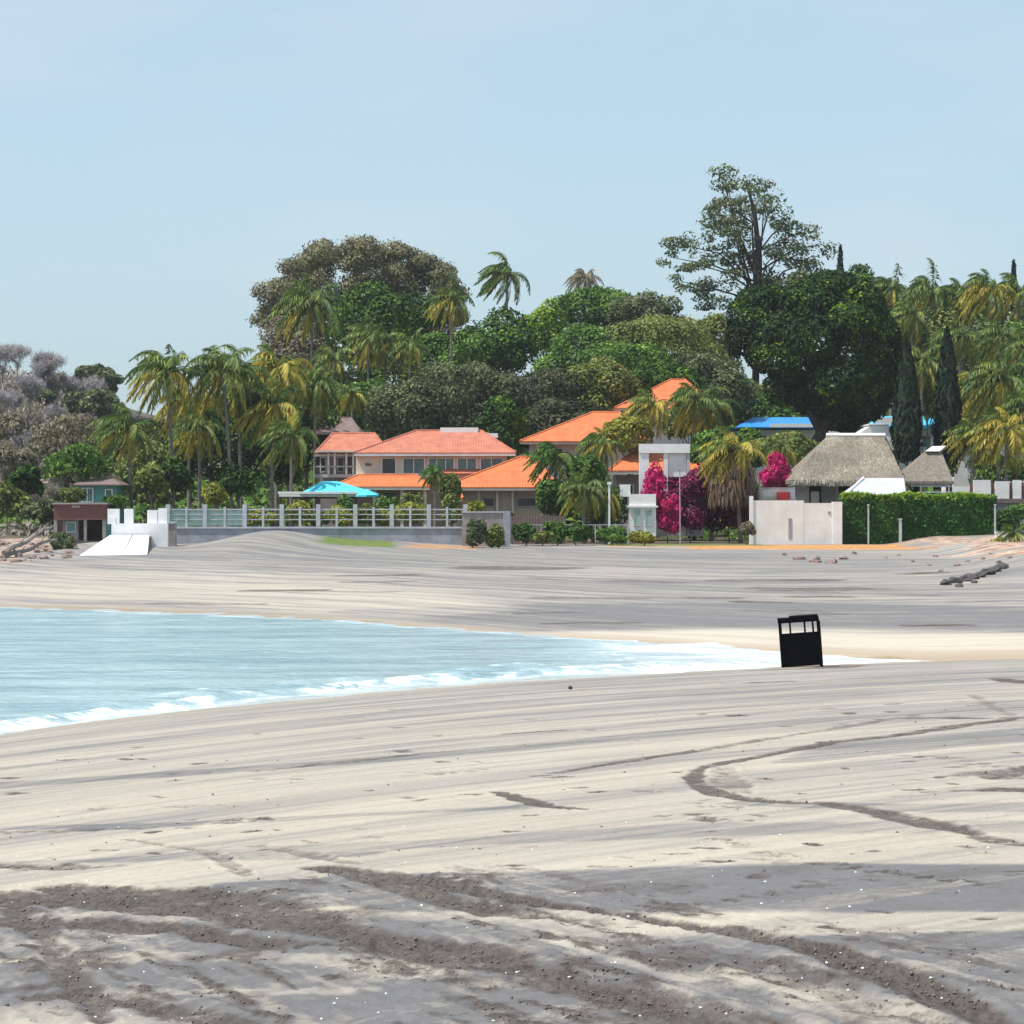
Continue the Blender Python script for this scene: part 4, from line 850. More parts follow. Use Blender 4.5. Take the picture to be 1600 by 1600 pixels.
for i,(px,yt,yb,w_,Y_,lb) in enumerate([(575,505,600,66,298,'left of three yellowish palms below the dark green tree'),(602,512,605,60,300,'middle of three yellowish palms below the dark green tree'),(640,520,600,66,298,'right of three yellowish palms below the dark green tree'),
        (520,540,620,66,292,'palm below the dark palm before the broad dry tree'),(550,600,660,50,274,'small palm above the old brown roof'),(468,560,650,60,288,'palm left below the broad dry tree')]):
    palm('wood_palm', lb, px, yt, yb, w_, Y_, WP, seed=20+i, oldf=0.5, nf=22, green='L_palm')
RP = 'palms along the skyline on the right'
for i,(px,yt,yb,w_,Y_,lb) in enumerate([(1392,428,520,60,322,'palm just right of the fig on the skyline'),(1425,470,560,70,306,'grey palm over the left cypress'),(1455,430,530,74,312,'highest dark palm between the cypresses and the right edge'),
        (1500,440,540,72,314,'brownish palm right of the highest dark palm'),(1545,425,530,84,308,'bright yellow-green palm near the right edge on the skyline'),(1592,430,540,66,312,'palm at the right edge of the skyline'),
        (1500,500,600,80,296,'yellow palm above the right cypress'),(1565,500,600,80,294,'dark palm below the bright skyline palm'),(1440,540,640,70,282,'dull palm seen between the two cypresses'),(1605,520,620,70,290,'palm cut by the right edge of the picture')]):
    palm('skyline_palm', lb, px, yt, yb, w_, Y_, RP, seed=40+i, oldf=0.55 if i in (4,6,8) else 0.3, nf=24)
FP = 'palms in the gardens'
palm('garden_palm', 'large dark palm at the right edge beside the cypress', 1560, 560, 700, 100, 256, FP, seed=60, oldf=0.35, nf=30)
palm('garden_palm', 'yellow-fronded palm at the right edge above the pale balustrade', 1572, 640, 770, 120, 246, FP, seed=61, oldf=0.8, nf=34)
palm('garden_palm', 'low yellow palm right of the small thatched roof', 1520, 655, 750, 80, 250, FP, seed=62, oldf=0.7, nf=26)
palm('garden_palm', 'palm at the very right edge over the balustrade', 1608, 610, 740, 90, 250, FP, seed=63, oldf=0.5, nf=28)
palm('garden_palm', 'tall leaning palm with a skirt of dead brown fronds, left of the white wall', 1146, 676, 770, 104, 228, FP, seed=64, oldf=0.75, nf=34, skirt=4.6, base_px=1157, wind=0.7)
palm('garden_palm', 'green palm left of the highest orange roof corner', 1018, 612, 700, 84, 250, FP, seed=65, oldf=0.6, nf=28)
palm('garden_palm', 'palm over the white portal', 1085, 600, 700, 90, 252, FP, seed=66, oldf=0.4, nf=28)
palm('garden_palm', 'yellowish palm behind the skirted palm', 1112, 612, 700, 80, 256, FP, seed=67, oldf=0.5, nf=28)
palm('garden_palm', 'palm in front of the big orange roof', 940, 672, 760, 90, 240, FP, seed=68, oldf=0.4, nf=28)
palm('garden_palm', 'dark-fronded palm beside the right slope of the bungalow roof', 868, 690, 780, 56, 234, FP, seed=69, oldf=0.15, nf=22, green='L_dark')
palm('garden_palm', 'low yellow-green palm above the thin railing', 912, 742, 832, 80, 226, FP, seed=70, oldf=0.5, nf=28)
palm('garden_palm', 'low yellow-green palm left of the white block', 948, 752, 830, 64, 228, FP, seed=71, oldf=0.5, nf=26)
palm('garden_palm', 'small potted-looking palm in front of the lower porch roof', 680, 727, 775, 34, 228, FP, seed=72, oldf=0.1, nf=20, tr=0.13, green='L_green')
palm('garden_palm', 'palm in front of the blue metal roof', 1222, 682, 745, 70, 246, FP, seed=73, oldf=0.4, nf=26)
palm('garden_palm', 'young palm on the rust-coloured bank at the right edge', 1585, 820, 872, 36, 200, FP, seed=74, oldf=0.3, nf=16, tr=0.08)
tree('yard_tree', 'green spreading tree over the brick shed at the left', 128, 690, 775, 130, 232, 'L_green', n=4200, size=0.22, nl=11, bark='darkbark')
tree('yard_tree', 'bushy yellow-green garden tree behind the bungalow', 985, 640, 730, 90, 248, 'L_yellow', n=3600, size=0.22)
tree('yard_tree', 'leafy garden tree right of the bungalow roof', 915, 700, 800, 80, 236, 'L_green', n=4200, size=0.2, nl=11)
tree('yard_tree', 'dark tree trunkside thicket behind the low palms', 925, 750, 838, 110, 233, 'L_dark', n=4200, size=0.22, nl=11)
tree('yard_tree', 'leafy tree behind the white portal', 1080, 620, 710, 100, 262, 'L_olive', n=4200, size=0.24)
tree('yard_tree', 'leafy tree left under the blue metal roof', 1172, 668, 740, 70, 262, 'L_green', n=3600, size=0.22, nl=14, low=-1)
tree('yard_tree', 'green bushy tree under the blue metal roof', 1225, 667, 745, 130, 252, 'L_olive', n=4200, size=0.22, nl=11)
tree('yard_tree', 'dark leafy tree left behind the skirted palm', 1110, 668, 740, 90, 244, 'L_green', n=4200, size=0.22, nl=11)
tree('yard_tree', 'shady tree behind the pale balustrade', 1560, 700, 775, 110, 262, 'L_green', n=3600, size=0.24)
tree('yard_tree', 'shady tree behind the small thatched roof', 1470, 690, 765, 60, 256, 'L_green', n=2600, size=0.24)
tree('yard_tree', 'dark tree between the tall left palms near the wall', 268, 710, 790, 70, 236, 'L_dark', n=2600, size=0.22)
tree('yard_tree', 'dark tree at the foot of the second tall palm', 372, 720, 800, 60, 238, 'L_dark', n=2600, size=0.22)
tree('yard_tree', 'yellow-green bush tree behind the panelled fence', 335, 745, 800, 46, 230, 'L_yellow', n=1800, size=0.18, nl=6)
tree('yard_tree', 'brownish-green tree right of the short left palm', 235, 720, 790, 60, 233, 'L_olive', n=2600, size=0.2)
tree('yard_tree', 'thicket between the left palms and the main house', 450, 690, 790, 70, 248, 'L_dark', n=3000, size=0.22)

# ---- garden shrubs
def G(px, yt, yb, w, Y, mt, lb, n=900, size=0.15, group='garden shrubs behind the fence'):
    bush('garden_shrub', lb, px, yt, yb+3, w*1.15, Y, mt, n=int(n*1.5), size=size, nl=13, r=0.3, rjit=0.9, low=-1, group=group)
for i,(px,yt,w_,mt) in enumerate([(408,790,44,'L_yellow'),(470,782,46,'L_yellow'),(497,796,30,'L_olive'),(530,790,44,'L_yellow'),(577,784,40,'L_olive'),(600,794,38,'L_yellow'),(640,780,44,'L_yellow'),(706,770,40,'L_olive'),(740,776,44,'L_yellow')]):
    G(px, yt, 822, w_, 222+(i%3), mt, ['yellow-green shrub behind the left stretch of open fence','yellow shrub in front of the turquoise canopy','olive shrub at the right post of the turquoise canopy',
      'yellow-green shrub under the right corner of the canopy','olive shrub beside the turquoise parasol','yellow shrub right of the parasol','yellow-green shrub before the lower porch','olive shrub under the small palm','shrub above the weathered garden wall'][i])
G(905, 815, 848, 50, 221, 'L_dark', 'dark shrub below the thin railing, left'); G(846, 828, 850, 40, 219, 'L_olive', 'round olive shrub at the foot of the dark wall')
G(955, 820, 848, 56, 222, 'L_green', 'green shrub left of the white block'); G(1003, 826, 850, 36, 219, 'L_yellow', 'yellow-green shrub at the foot of the white block')
G(606, 770, 822, 44, 231, 'L_green', 'tall green shrub before the lower porch of the main house'); G(648, 764, 822, 40, 232, 'L_olive', 'tall olive shrub at the porch column of the main house'); G(536, 776, 822, 40, 226, 'L_green', 'green shrub in the shade of the turquoise canopy')
tree('yard_tree', 'young leafy tree at the right wall of the bungalow', 862, 740, 810, 60, 233, 'L_green', n=3400, size=0.2, nl=14, low=-1); tree('yard_tree', 'small olive tree between main house and bungalow', 704, 735, 800, 36, 236, 'L_olive', n=2200, size=0.18, nl=12, low=-1)
G(790, 796, 812, 20, 236, 'L_green', 'small shrub at the bungalow wall'); G(1590, 785, 832, 60, 232, 'L_green', 'green shrub under the balustrade at the right edge')
G(1568, 790, 835, 36, 230, 'L_dark', 'dark shrub right of the hedge'); G(1560, 838, 866, 30, 205, 'L_yellow', 'weedy yellow shrub on the rust-coloured bank')
G(1170, 812, 836, 22, 222, 'L_brown', 'dry brown shrub between the leaning palm and the white wall')
B_ = 'magenta bougainvilleas'
bush('bougainvillea', 'bright magenta bougainvillea climbing the white portal', 1026, 718, 810, 52, 230, 'L_mag', n=1700, size=0.15, nl=12, r=0.28, rjit=0.9, group=B_, cat='flowering shrub')
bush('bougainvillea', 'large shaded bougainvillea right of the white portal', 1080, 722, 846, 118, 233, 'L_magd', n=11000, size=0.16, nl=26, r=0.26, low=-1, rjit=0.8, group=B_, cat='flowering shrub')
bush('bougainvillea', 'magenta bougainvillea low beside the white block', 1044, 768, 842, 56, 229, 'L_mag', n=2600, size=0.15, nl=12, r=0.28, low=-1, group=B_, cat='flowering shrub')
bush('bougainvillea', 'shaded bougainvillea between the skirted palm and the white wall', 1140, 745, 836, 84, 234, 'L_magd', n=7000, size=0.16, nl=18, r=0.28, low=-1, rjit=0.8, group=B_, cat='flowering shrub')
bush('bougainvillea', 'bright magenta bougainvillea left of the thatched hut', 1214, 710, 775, 62, 240, 'L_mag', n=3600, size=0.16, nl=14, r=0.28, low=-0.9, rjit=0.8, group=B_, cat='flowering shrub')
# ---- undergrowth of the wood
rng = np.random.RandomState(77); n = 60000
X = rng.uniform(-60, 110, n); Y = rng.uniform(258, 420, n); Z = height(X, Y)+rng.rand(n)**1.5*2.4*(0.3+1.2*fbm(X*0.2, Y*0.2, 1, 3))
Nn = rng.normal(size=(n,3))*0.7+np.array([0,-0.5,0.8]); Nn /= np.linalg.norm(Nn, axis=1, keepdims=True)
V, Fq = leaf_quads(np.stack([X,Y,Z],-1), Nn, 0.5, 0.6, rng); tag(np_mesh('undergrowth', V, Fq, M['L_green']), 'low green undergrowth covering the hillside beneath the wood', 'undergrowth', kind='stuff')
n = 26000; X = rng.uniform(-125, -34, n); Y = rng.uniform(234, 440, n); Z = height(X, Y)+rng.rand(n)*1.3
V, Fq = leaf_quads(np.stack([X,Y,Z],-1), Nn[:n], 0.42, 0.25, rng); tag(np_mesh('dry_brush', V, Fq, M['L_twig2']), 'dry grey-brown brush covering the far left hillside', 'brush', kind='stuff')

# ------------------------------------------------------------------ buildings
def bld(name, label, px, Y, cat='house', group=None):
    x = PX(px, Y); return empty(name, (x, Y, ground(x, Y)), label, cat, group)
def walls(root, parts, m, name='wall'):
    mb = MB()
    for (x0,x1,yt,yb,Y,d) in parts: mb.px(x0,x1,yt,yb,Y,d)
    return mb.build(name, m, root)
def window(root, x0, x1, yt, yb, Y, frame='white', pane='glass', mull=0, name='window'):
    a, b = PX(x0,Y), PX(x1,Y); t, u = PZ(yt,Y), PZ(yb,Y); w_ = 0.09; f = MB()
    f.box(a,b,Y-0.06,Y+0.05,t-w_,t); f.box(a,b,Y-0.06,Y+0.05,u,u+w_); f.box(a,a+w_,Y-0.06,Y+0.05,u+w_,t-w_); f.box(b-w_,b,Y-0.06,Y+0.05,u+w_,t-w_)
    for i in range(mull):
        c = a+(b-a)*(i+1)/(mull+1); f.box(c-0.035,c+0.035,Y-0.055,Y+0.04,u+w_,t-w_)
    fo = f.build(name, M[frame], root)
    MB().box(a+w_,b-w_,Y-0.02,Y+0.03,u+w_,t-w_).build('pane', M[pane], fo); return fo
def hiproof(root, x0, x1, ye, rx0, rx1, yr, Y, depth, m='tile', name='roof', fascia='white', th=0.10, over=0.0):
    """hip roof: eave between photo columns x0..x1 at row ye, front at Y; ridge columns rx0..rx1 at row yr"""
    Yr = Y+depth/2; mb = MB().hip(PX(x0,Y), PX(x1,Y), Y, Y+depth, PZ(ye,Y), PZ(yr,Yr), PX(rx0,Yr), PX(rx1,Yr), th)
    o = mb.build(name, M[m], root)
    # capping tiles along hips and ridge
    c = MB(); P = [(PX(x0,Y),Y,PZ(ye,Y)),(PX(x1,Y),Y,PZ(ye,Y)),(PX(rx0,Yr),Yr,PZ(yr,Yr)),(PX(rx1,Yr),Yr,PZ(yr,Yr))]
    for a,b in ((0,2),(1,3),(2,3)): c.tube([P[a],P[b]], 0.11, 6)
    c.build('ridge_tiles', M[m], o)
    if fascia: MB().box(PX(x0,Y)+0.03,PX(x1,Y)-0.03,Y+0.03,Y+0.13,PZ(ye,Y)-th-0.22,PZ(ye,Y)-th-0.003).build('fascia', M[fascia], o)
    return o

# main house
h = bld('beach_house', 'two-storey cream house with long weathered red hip roof and green-tinted upstairs glazing', 680, 248)
walls(h, [(556,792,711,752,247.2,11)], M['cream'])
walls(h, [(556,792,752,832,248.0,10.4)], M['tan'])
MB().px(553,795,742,745,246.9,0.5).build('cornice', M['white'], h)
hiproof(h, 553, 806, 707, 650, 752, 673, 246, 13, 'tilepink')
for a,b,mu,pn in ((596,619,0,'darkglass'),(629,664,1,'glass'),(669,710,2,'glass'),(714,745,1,'glass'),(750,786,1,'glass')): window(h, a, b, 715, 741, 247.15, 'white', pn, mu)
MB().px(571,580,724,728,247.1,0.2).build('vent', M['tileold'], h)
hiproof(h, 518, 672, 760, 560, 650, 742, 242.6, 7.0, 'tile', name='porch_roof', fascia='cream')
for px in (556,585,628,664): MB().px(px-2.5,px+2.5,764,829,243.2,0.3).build('column', M['cream'], h)
window(h, 596, 622, 768, 800, 247.9, 'tan', 'darkglass', 1); window(h, 636, 656, 768, 798, 247.9, 'tan', 'darkglass', 1, )
MB().px(688,747,668,690,252,3.0).px(747,764,676,690,252.2,2.6).build('roof_parapet', M['paint'], h)
MB().px(764,778,677,684,251.5,0.4).build('roof_panel', M['paint'], h)
# left wing
h = bld('side_house', 'lower pinkish-roofed wing with a railed balcony, left of the two-storey house', 540, 251)
walls(h, [(500,556,712,832,253,8)], M['greypink'])
hiproof(h, 492, 610, 708, 520, 585, 677, 251, 11, 'tilepink')
MB().px(494,556,703.5,706.5,249.6,1.8).build('canopy', M['cream'], h)
for px in (513,523,541,552): MB().px(px-1.6,px+1.6,708,742,250.4,0.2).build('column', M['white'], h)
MB().px(490,556,728,730,250.2,0.12).px(490,556,741,746,250.2,1.6).build('balcony', M['post'], h)
window(h, 527, 538, 714, 738, 252.9, 'white', 'darkglass'); window(h, 500, 510, 714, 738, 252.9, 'white', 'darkglass')
h = bld('old_house', 'house with a flat old brown tiled roof peeping above the pinkish roof', 520, 266)
walls(h, [(490,558,668,740,268,6)], M['greypink']); hiproof(h, 484, 566, 678, 490, 548, 653, 264, 12, 'tileold', fascia=None)
# bungalow
h = bld('bungalow', 'bungalow with bright orange roof and small dark windows right of the two-storey house', 780, 241)
walls(h, [(698,866,765,832,241,9)], M['tan'])
hiproof(h, 690, 874, 761, 812, 836, 714, 239.6, 11, 'tile', fascia='cream')
hiproof(h, 688, 800, 739, 730, 765, 723, 246, 6, 'tilepink', name='rear_roof', fascia=None)
hiproof(h, 690, 724, 778, 700, 716, 765, 237.8, 3.4, 'tile', name='porch_roof', fascia='tan')
for a,b in ((754,773),(807,838)): window(h, a, b, 777, 792, 240.9, 'tan', 'darkglass')
for px in (748,777,801,846): MB().px(px-1.6,px+1.6,766,832,240.3,0.25).build('column', M['cream'], h)
# upper orange-roofed houses
h = bld('hillside_house', 'house under the largest plain orange roof, centre, behind leafy trees', 900, 264)
walls(h, [(828,1002,692,780,264,9)], M['white2']); hiproof(h, 812, 1016, 689, 926, 968, 644, 262, 13, 'tile', fascia='tan')
window(h, 850, 880, 700, 725, 263.9, 'white', 'darkglass', 1); MB().px(838,848,687,720,263.2,0.5).build('chimney', M['paint'], h)
h = bld('hillside_house', 'house under the highest orange roof, among the trees', 1030, 277)
walls(h, [(975,1105,640,720,277,8)], M['white2']); hiproof(h, 960, 1122, 637, 1048, 1070, 593, 275, 12, 'tile', fascia='tan')
window(h, 990, 1010, 646, 664, 276.9, 'white', 'darkglass')
h = bld('villa', 'pinkish villa with orange tiled roof just behind the white portal', 1010, 247)
walls(h, [(962,1100,742,838,247,7)], M['greypink']); hiproof(h, 950, 1116, 735, 1000, 1066, 697, 245, 11, 'tile', fascia='cream')
MB().px(982,1011,684.5,690,249,0.8).px(994,999,690,702,249.2,0.5).build('chimney', M['paint'], h)
window(h, 972, 990, 757, 790, 246.9, 'white', 'darkglass', 1); window(h, 1052, 1074, 716+32, 790, 246.9, 'white', 'darkglass', 1)
# blue-roofed building
h = bld('long_building', 'long building with a blue sheet-metal roof behind the big round fig', 1330, 288, 'building')
walls(h, [(1155,1500,672,760,288,9)], M['white2'])
MB().hip(PX(1150,286), PX(1282,286), 286, 297, PZ(667,286), PZ(652,291.5), PX(1178,291), PX(1280,291), 0.12).build('blue_roof', M['blue'], h)
MB().hip(PX(1366,286), PX(1470,286), 286, 297, PZ(669,286), PZ(650,291.5), PX(1372,291), PX(1462,291), 0.12).build('blue_roof', M['bluel'], h)
MB().px(1204,1284,662,667.5,285.6,0.3).px(1368,1402,652,661,285.5,0.3).build('fascia', M['paint'], h)
window(h, 1425, 1455, 680, 700, 287.9, 'white', 'glass', 1); window(h, 1170, 1200, 680, 700, 287.9, 'white', 'darkglass', 1)
h = bld('flat_building', 'low flat-roofed pale building behind the palms at the right edge', 1530, 268, 'building')
walls(h, [(1490,1640,676,770,268,8)], M['white2']); MB().px(1486,1660,670,675,267.2,9.5).build('roof', M['paint'], h); window(h, 1502, 1530, 684, 704, 267.9, 'white', 'darkglass', 1)
# turquoise pavilion
h = bld('canopy', 'turquoise canvas canopy with dark posts and a white edge beam in the garden', 510, 237, 'canopy')
MB().hip(PX(468,236), PX(588,236), 236, 241.5, PZ(771,236), PZ(752,238.7), PX(502,238.7), PX(528,238.7), 0.05).build('canvas', M['turq'], h)
MB().px(434,558,768,771.5,235.6,0.25).px(436,558,771.8,776,236.2,0.25).build('beam', M['paint'], h)
for px in (438,498,556): MB().px(px-2.2,px+2.2,776.2,829,235.9,0.22).build('post', M['darkwood'], h)
MB().px(436,556,776.5,779,240.8,0.2).px(440,552,800,803,240.8,0.2).build('back_rail', M['darkwood'], h)
h = bld('parasol', 'small turquoise parasol right of the turquoise canopy', 574, 233, 'parasol')
x, z = PX(574,233), PZ(764,233); pts = [(x+1.05*math.cos(a*math.pi/4), 233+1.05*math.sin(a*math.pi/4), z-0.55) for a in range(8)]
MB().add(pts+[(x,233,z)]+[(p[0],p[1],p[2]-0.16) for p in pts], [(a,(a+1)%8,8) for a in range(8)]+[(a,9+a,9+(a+1)%8,(a+1)%8) for a in range(8)]).build('canvas', M['turq'], h)
MB().tube([(x,233,ground(x,233)-0.1),(x,233,z+0.1)],0.04,8).build('pole', M['wood'], h)

# ---- teal cottage, brick shed, slipway and walls on the left
h = bld('cottage', 'teal-walled cottage behind the brick shed at the left end', 152, 228)
walls(h, [(120,182,757,840,230,5)], M['teal']); MB().hip(PX(114,229),PX(188,229),229,236,PZ(757,229),PZ(743,232.5),PX(132,232),PX(170,232),0.1).build('roof', M['tileold'], h)
window(h, 127, 146, 762, 785, 229.9, 'paint', 'glass', 1); window(h, 164, 176, 764, 782, 229.9, 'paint', 'glass')
G(96, 828, 862, 40, 208, 'L_grey', 'grey-green scrub before the brick shed'); G(178, 770, 800, 30, 215, 'L_green', 'green shrub hiding the corner of the teal cottage'); G(112, 758, 790, 40, 220, 'L_olive', 'olive shrub left of the teal cottage')
G(742, 806, 858, 34, 213, 'L_grey', 'grey-green creeper over the left part of the weathered garden wall'); G(775, 816, 858, 30, 213, 'L_olive', 'olive weeds against the weathered garden wall'); G(822, 812, 850, 40, 220, 'L_dark', 'dark shrub against the dark garden wall'); G(868, 808, 850, 36, 221, 'L_green', 'green shrub at the right end of the dark wall')
h = bld('shed', 'open red-brown brick shed on posts beside the white slipway', 130, 214, 'shed')
MB().px(84,166,788,812,213,5).build('wall', M['brick'], h); MB().px(112,125,790,793,212.9,0.08).px(82,168,785.5,788,212.8,5.3).build('coping', M['greypink'], h)
MB().px(86,164,812.2,852,217.5,0.3).build('back_wall', M['darkwood'], h)
for a,b in ((84,89),(131,135),(160,165)): MB().px(a,b,812.2,858,213.1,0.35).build('post', M['greypink'], h)
MB().px(98,122,812.4,858,213.6,0.4).build('pier', M['greypink'], h); window(h, 103, 119, 815, 832, 213.5, 'post', 'glass')
MB().px(94,166,846,866,212.6,4.5).build('base', M['darkrock'], h)
h = bld('slipway', 'bright white concrete slipway sloping to the sand at the left end of the sea wall', 185, 206, 'ramp')
def W3(px,py,Y): return (PX(px,Y), Y, PZ(py,Y))
a = [W3(124,868,199), W3(230,866,199), W3(233,836,211), W3(172,836,211)]; low = [(p[0],p[1],p[2]-0.9) for p in a]
MB().add(a+low, [(0,1,2,3),(0,4,5,1),(1,5,6,2),(2,6,7,3),(3,7,4,0)]).build('ramp', M['paint'], h)
MB().tube([W3(190,868.5,198.9),W3(207,835,211.1)],[0.07,0.05],5).build('joint', M['grey'], h)
h = bld('garden_wall', 'white wall with notched top above the slipway', 215, 212, 'wall')
mb = MB().px(174,262,818,862,211.2,0.5).px(168,180,808,819,211.4,0.5)
for a,b,t in ((168,186,795),(194,208,795),(230,246,797),(247,261,794)): mb.px(a,b,t,817.8,211.5,0.45)
mb.build('wall', M['white'], h); MB().px(230,236,838,862,210.9,0.3).build('pilaster', M['greypink'], h)
h = bld('gate_pillar', 'pinkish-grey pillar where the white wall meets the long sea wall', 267, 214, 'pillar'); MB().px(258,274,818,864,213,0.9).build('shaft', M['greypink'], h); MB().px(257,275,815,818,212.9,1.1).build('cap', M['post'], h)

# ---- sea wall and its fence
h = bld('sea_wall', 'long low grey sea wall half buried in sand', 500, 218.5, 'wall'); MB().px(275,727,826,868,218.6,0.5).build('wall', M['grey'], h); MB().px(273,728,823,825.8,218.5,0.75).build('coping', M['post'], h)
root = bld('sea_wall_fence', 'pale concrete post-and-rail fence standing on the sea wall', 500, 218.7, 'fence')
cols = [262,320,382,440,497,555,612,670,727]
for i,px in enumerate(cols): MB().px(px-3.2,px+3.2,788,822.8,218.5,0.45).build('post', M['post'], root)
for a,b in zip(cols[:-1],cols[1:]):
    mb = MB(); c = (a+b)/2
    mb.px(a+3.3,b-3.3,795,797,218.6,0.15).px(a+3.3,b-3.3,803,804.6,218.62,0.1).px(a+3.3,b-3.3,811,812.6,218.62,0.1).px(c-1.8,c+1.8,792,822.7,218.57,0.2); mb.build('rails', M['post'], root)
    if a < 380:
        for q0,q1 in ((a+3.4,c-2),(c+2,b-3.4)): MB().px(q0,q1,797.3,821,218.72,0.06).build('panel', M['greenish'], root)
h = bld('weathered_wall', 'weathered grey garden wall at the right end of the sea wall fence', 760, 216, 'wall'); MB().px(722,797,801,858,216,0.4).build('wall', M['greypink'], h); MB().px(721,798,799,801,215.9,0.6).build('coping', M['post'], h); MB().px(786,797.5,798.5,858,215.7,0.3).build('pier', M['grey'], h)
h = bld('dark_wall', 'dark wall under the bungalow garden', 838, 224, 'wall'); MB().px(798,884,806,858,224,0.4).build('wall', M['tileold'], h)
h = bld('railing', 'thin pale railing running past the low palms', 900, 221, 'railing')
mb = MB().px(812,982,819.5,820.6,221,0.06)
mb.build('rail', M['post'], h)
for px in (814,846,880,930,981): MB().px(px-.6,px+.6,820.7,850,221,0.06).build('post', M['post'], h)

# ---- white portal
h = bld('portal', 'tall white rectangular portal frame with bougainvillea climbing it', 1038, 232, 'gateway')
MB().px(999,1014,708,840,232,0.7).build('column', M['white'], h); MB().px(1037,1043.5,708,780,232,0.7).build('column', M['white'], h); MB().px(1073,1078,708,838,232,0.7).build('column', M['post'], h)
MB().px(999,1078,693.5,707.8,231.9,0.9).build('lintel', M['white'], h); MB().px(1044,1072,708,745,232.2,0.4).build('panel', M['white'], h); MB().px(1044,1072,790,838,232.2,0.4).build('panel', M['white'], h)
h = bld('white_block', 'white stepped masonry block at the foot of the white portal', 1003, 228, 'masonry block')
MB().px(983,1025,772,848,228,1.6).build('body', M['paint'], h); MB().px(969,985,757,776,228.2,1.2).px(980,1028,790,793,227.8,1.9).build('ledge', M['paint'], h)
window(h, 990, 1001, 796, 822, 227.95, 'post', 'greenish'); window(h, 1008, 1019, 796, 822, 227.95, 'post', 'greenish')
h = bld('pole', 'thin grey pole in front of the shaded bougainvillea', 1063, 223, 'pole'); MB().tube([(PX(1063,223),223,ground(PX(1063,223),223)-0.2),(PX(1062,223),223,PZ(732,223))],[0.06,0.045],8).build('shaft', M['metal'], h); MB().px(1058,1067,730,732.5,222.9,0.2).build('cap', M['metal'], h)
h = bld('lamp_post', 'short white post lamp beside the low palms', 952, 224, 'lamp'); MB().px(950.5,953.5,757,850,224,0.12).build('shaft', M['paint'], h); MB().px(949,955,753,757,223.9,0.3).build('lamp_head', M['paint'], h)

# ---- white wall, boat, hut
h = bld('white_garden_wall', 'high white garden wall with a dark slot, in front of the thatched hut', 1245, 224, 'wall')
MB().px(1176,1256,782,856,224,0.5).px(1256.1,1301,786,856,224.02,0.5).build('wall', M['white2'], h); MB().px(1301.2,1316,784,856,223.9,0.9).build('pier', M['white'], h)
MB().px(1232,1237.5,810,843,223.97,0.2).build('slot', M['grey'], h); MB().px(1294,1298,799,803,223.97,0.1).build('plate', M['grey'], h); MB().px(1172,1177,775,856,223.9,0.7).build('end_post', M['white'], h)
h = bld('boat', 'small white and red boat hull resting behind the top of the white wall', 1212, 228, 'boat')
def hull(x0,x1,yt,yb,Y,w_):
    P = []; n = 9
    for i in range(n):
        q = i/(n-1); wd = w_*math.sin(math.pi*min(1,0.12+q*0.95))**0.6; x = PX(x0,Y)+(PX(x1,Y)-PX(x0,Y))*q; zt = PZ(yt,Y)+0.18*(2*q-1)**2; zb = PZ(yb,Y)+0.25*(2*q-1)**4
        P += [(x,Y-wd,zt),(x,Y-wd*0.7,(zt+zb)/2),(x,Y,zb),(x,Y+wd*0.7,(zt+zb)/2),(x,Y+wd,zt)]
    f = [[i*5+k,(i+1)*5+k,(i+1)*5+k+1,i*5+k+1] for i in range(n-1) for k in range(4)]+[[i*5+4,(i+1)*5+4,(i+1)*5,i*5] for i in range(n-1)]
    return MB().add(P, f)
hull(1184,1242,764,788,228,0.9).build('hull', M['paint'], h, smooth=False); MB().px(1214,1235,769,781,226.9,0.25).build('cover', M['red'], h); MB().px(1186,1240,761.5,764.5,227.1,0.1).build('gunwale', M['greypink'], h)
h = bld('thatched_hut', 'large thatched hut with steep grey-brown roof and a light ridge', 1325, 236, 'hut')
Y0, dp = 234, 11
rf = MB().hip(PX(1236,Y0), PX(1414,Y0), Y0, Y0+dp, PZ(750,Y0), PZ(681,Y0+dp/2), PX(1293,Y0+dp/2), PX(1381,Y0+dp/2), 0.35).build('roof', M['thatch'], h)
rng = np.random.RandomState(3); n = 9000                      # loose straw laid over the slopes and hanging from the eave
q = rng.rand(n); side = rng.rand(n); t_ = rng.rand(n)
xl = PX(1236,Y0)+(PX(1293,Y0+5.5)-PX(1236,Y0))*q; xr = PX(1414,Y0)+(PX(1381,Y0+5.5)-PX(1414,Y0))*q
zz = PZ(750,Y0)+(PZ(681,Y0+5.5)-PZ(750,Y0))*q; yy = Y0+5.5*q
P = np.stack([xl+(xr-xl)*t_, yy-0.05, zz+0.04], 1); e = side < 0.14; P[e,1] = Y0-0.02+yy[e]*0; P[e,2] = PZ(750,Y0)-0.1; P[e,0] = PX(1236,Y0)+(PX(1414,Y0)-PX(1236,Y0))*t_[e]
r2 = (side > 0.72); P[r2,0] = xr[r2]+0.03; P[r2,1] = yy[r2]+(dp-2*5.5*q[r2])*t_[r2]
L_ = 0.28+0.3*rng.rand(n); sl = np.array([0,-0.55,-0.8]); sdn = np.stack([0.035+0.03*rng.rand(n),0*q,0*q],1); tz = sl[None]*L_[:,None]+rng.normal(size=(n,3))*0.05; tz[e] = np.array([0,-0.05,-0.4])+rng.normal(size=(e.sum(),3))*0.05
tz[r2] = np.array([0.6,0,-0.75])*0.4; sdn[r2] = np.array([0,0.05,0])
V = np.stack([P-sdn,P+sdn,P+sdn*.6+tz,P-sdn*.6+tz],1).reshape(-1,3); np_mesh('straw', V, np.arange(4*n).reshape(n,4), M['straw'], rf)
MB().tube([(PX(1291,239.5),239.5,PZ(680,239.5)),(PX(1383,239.5),239.5,PZ(680,239.5))],0.2,8).build('ridge', M['white2'], h)
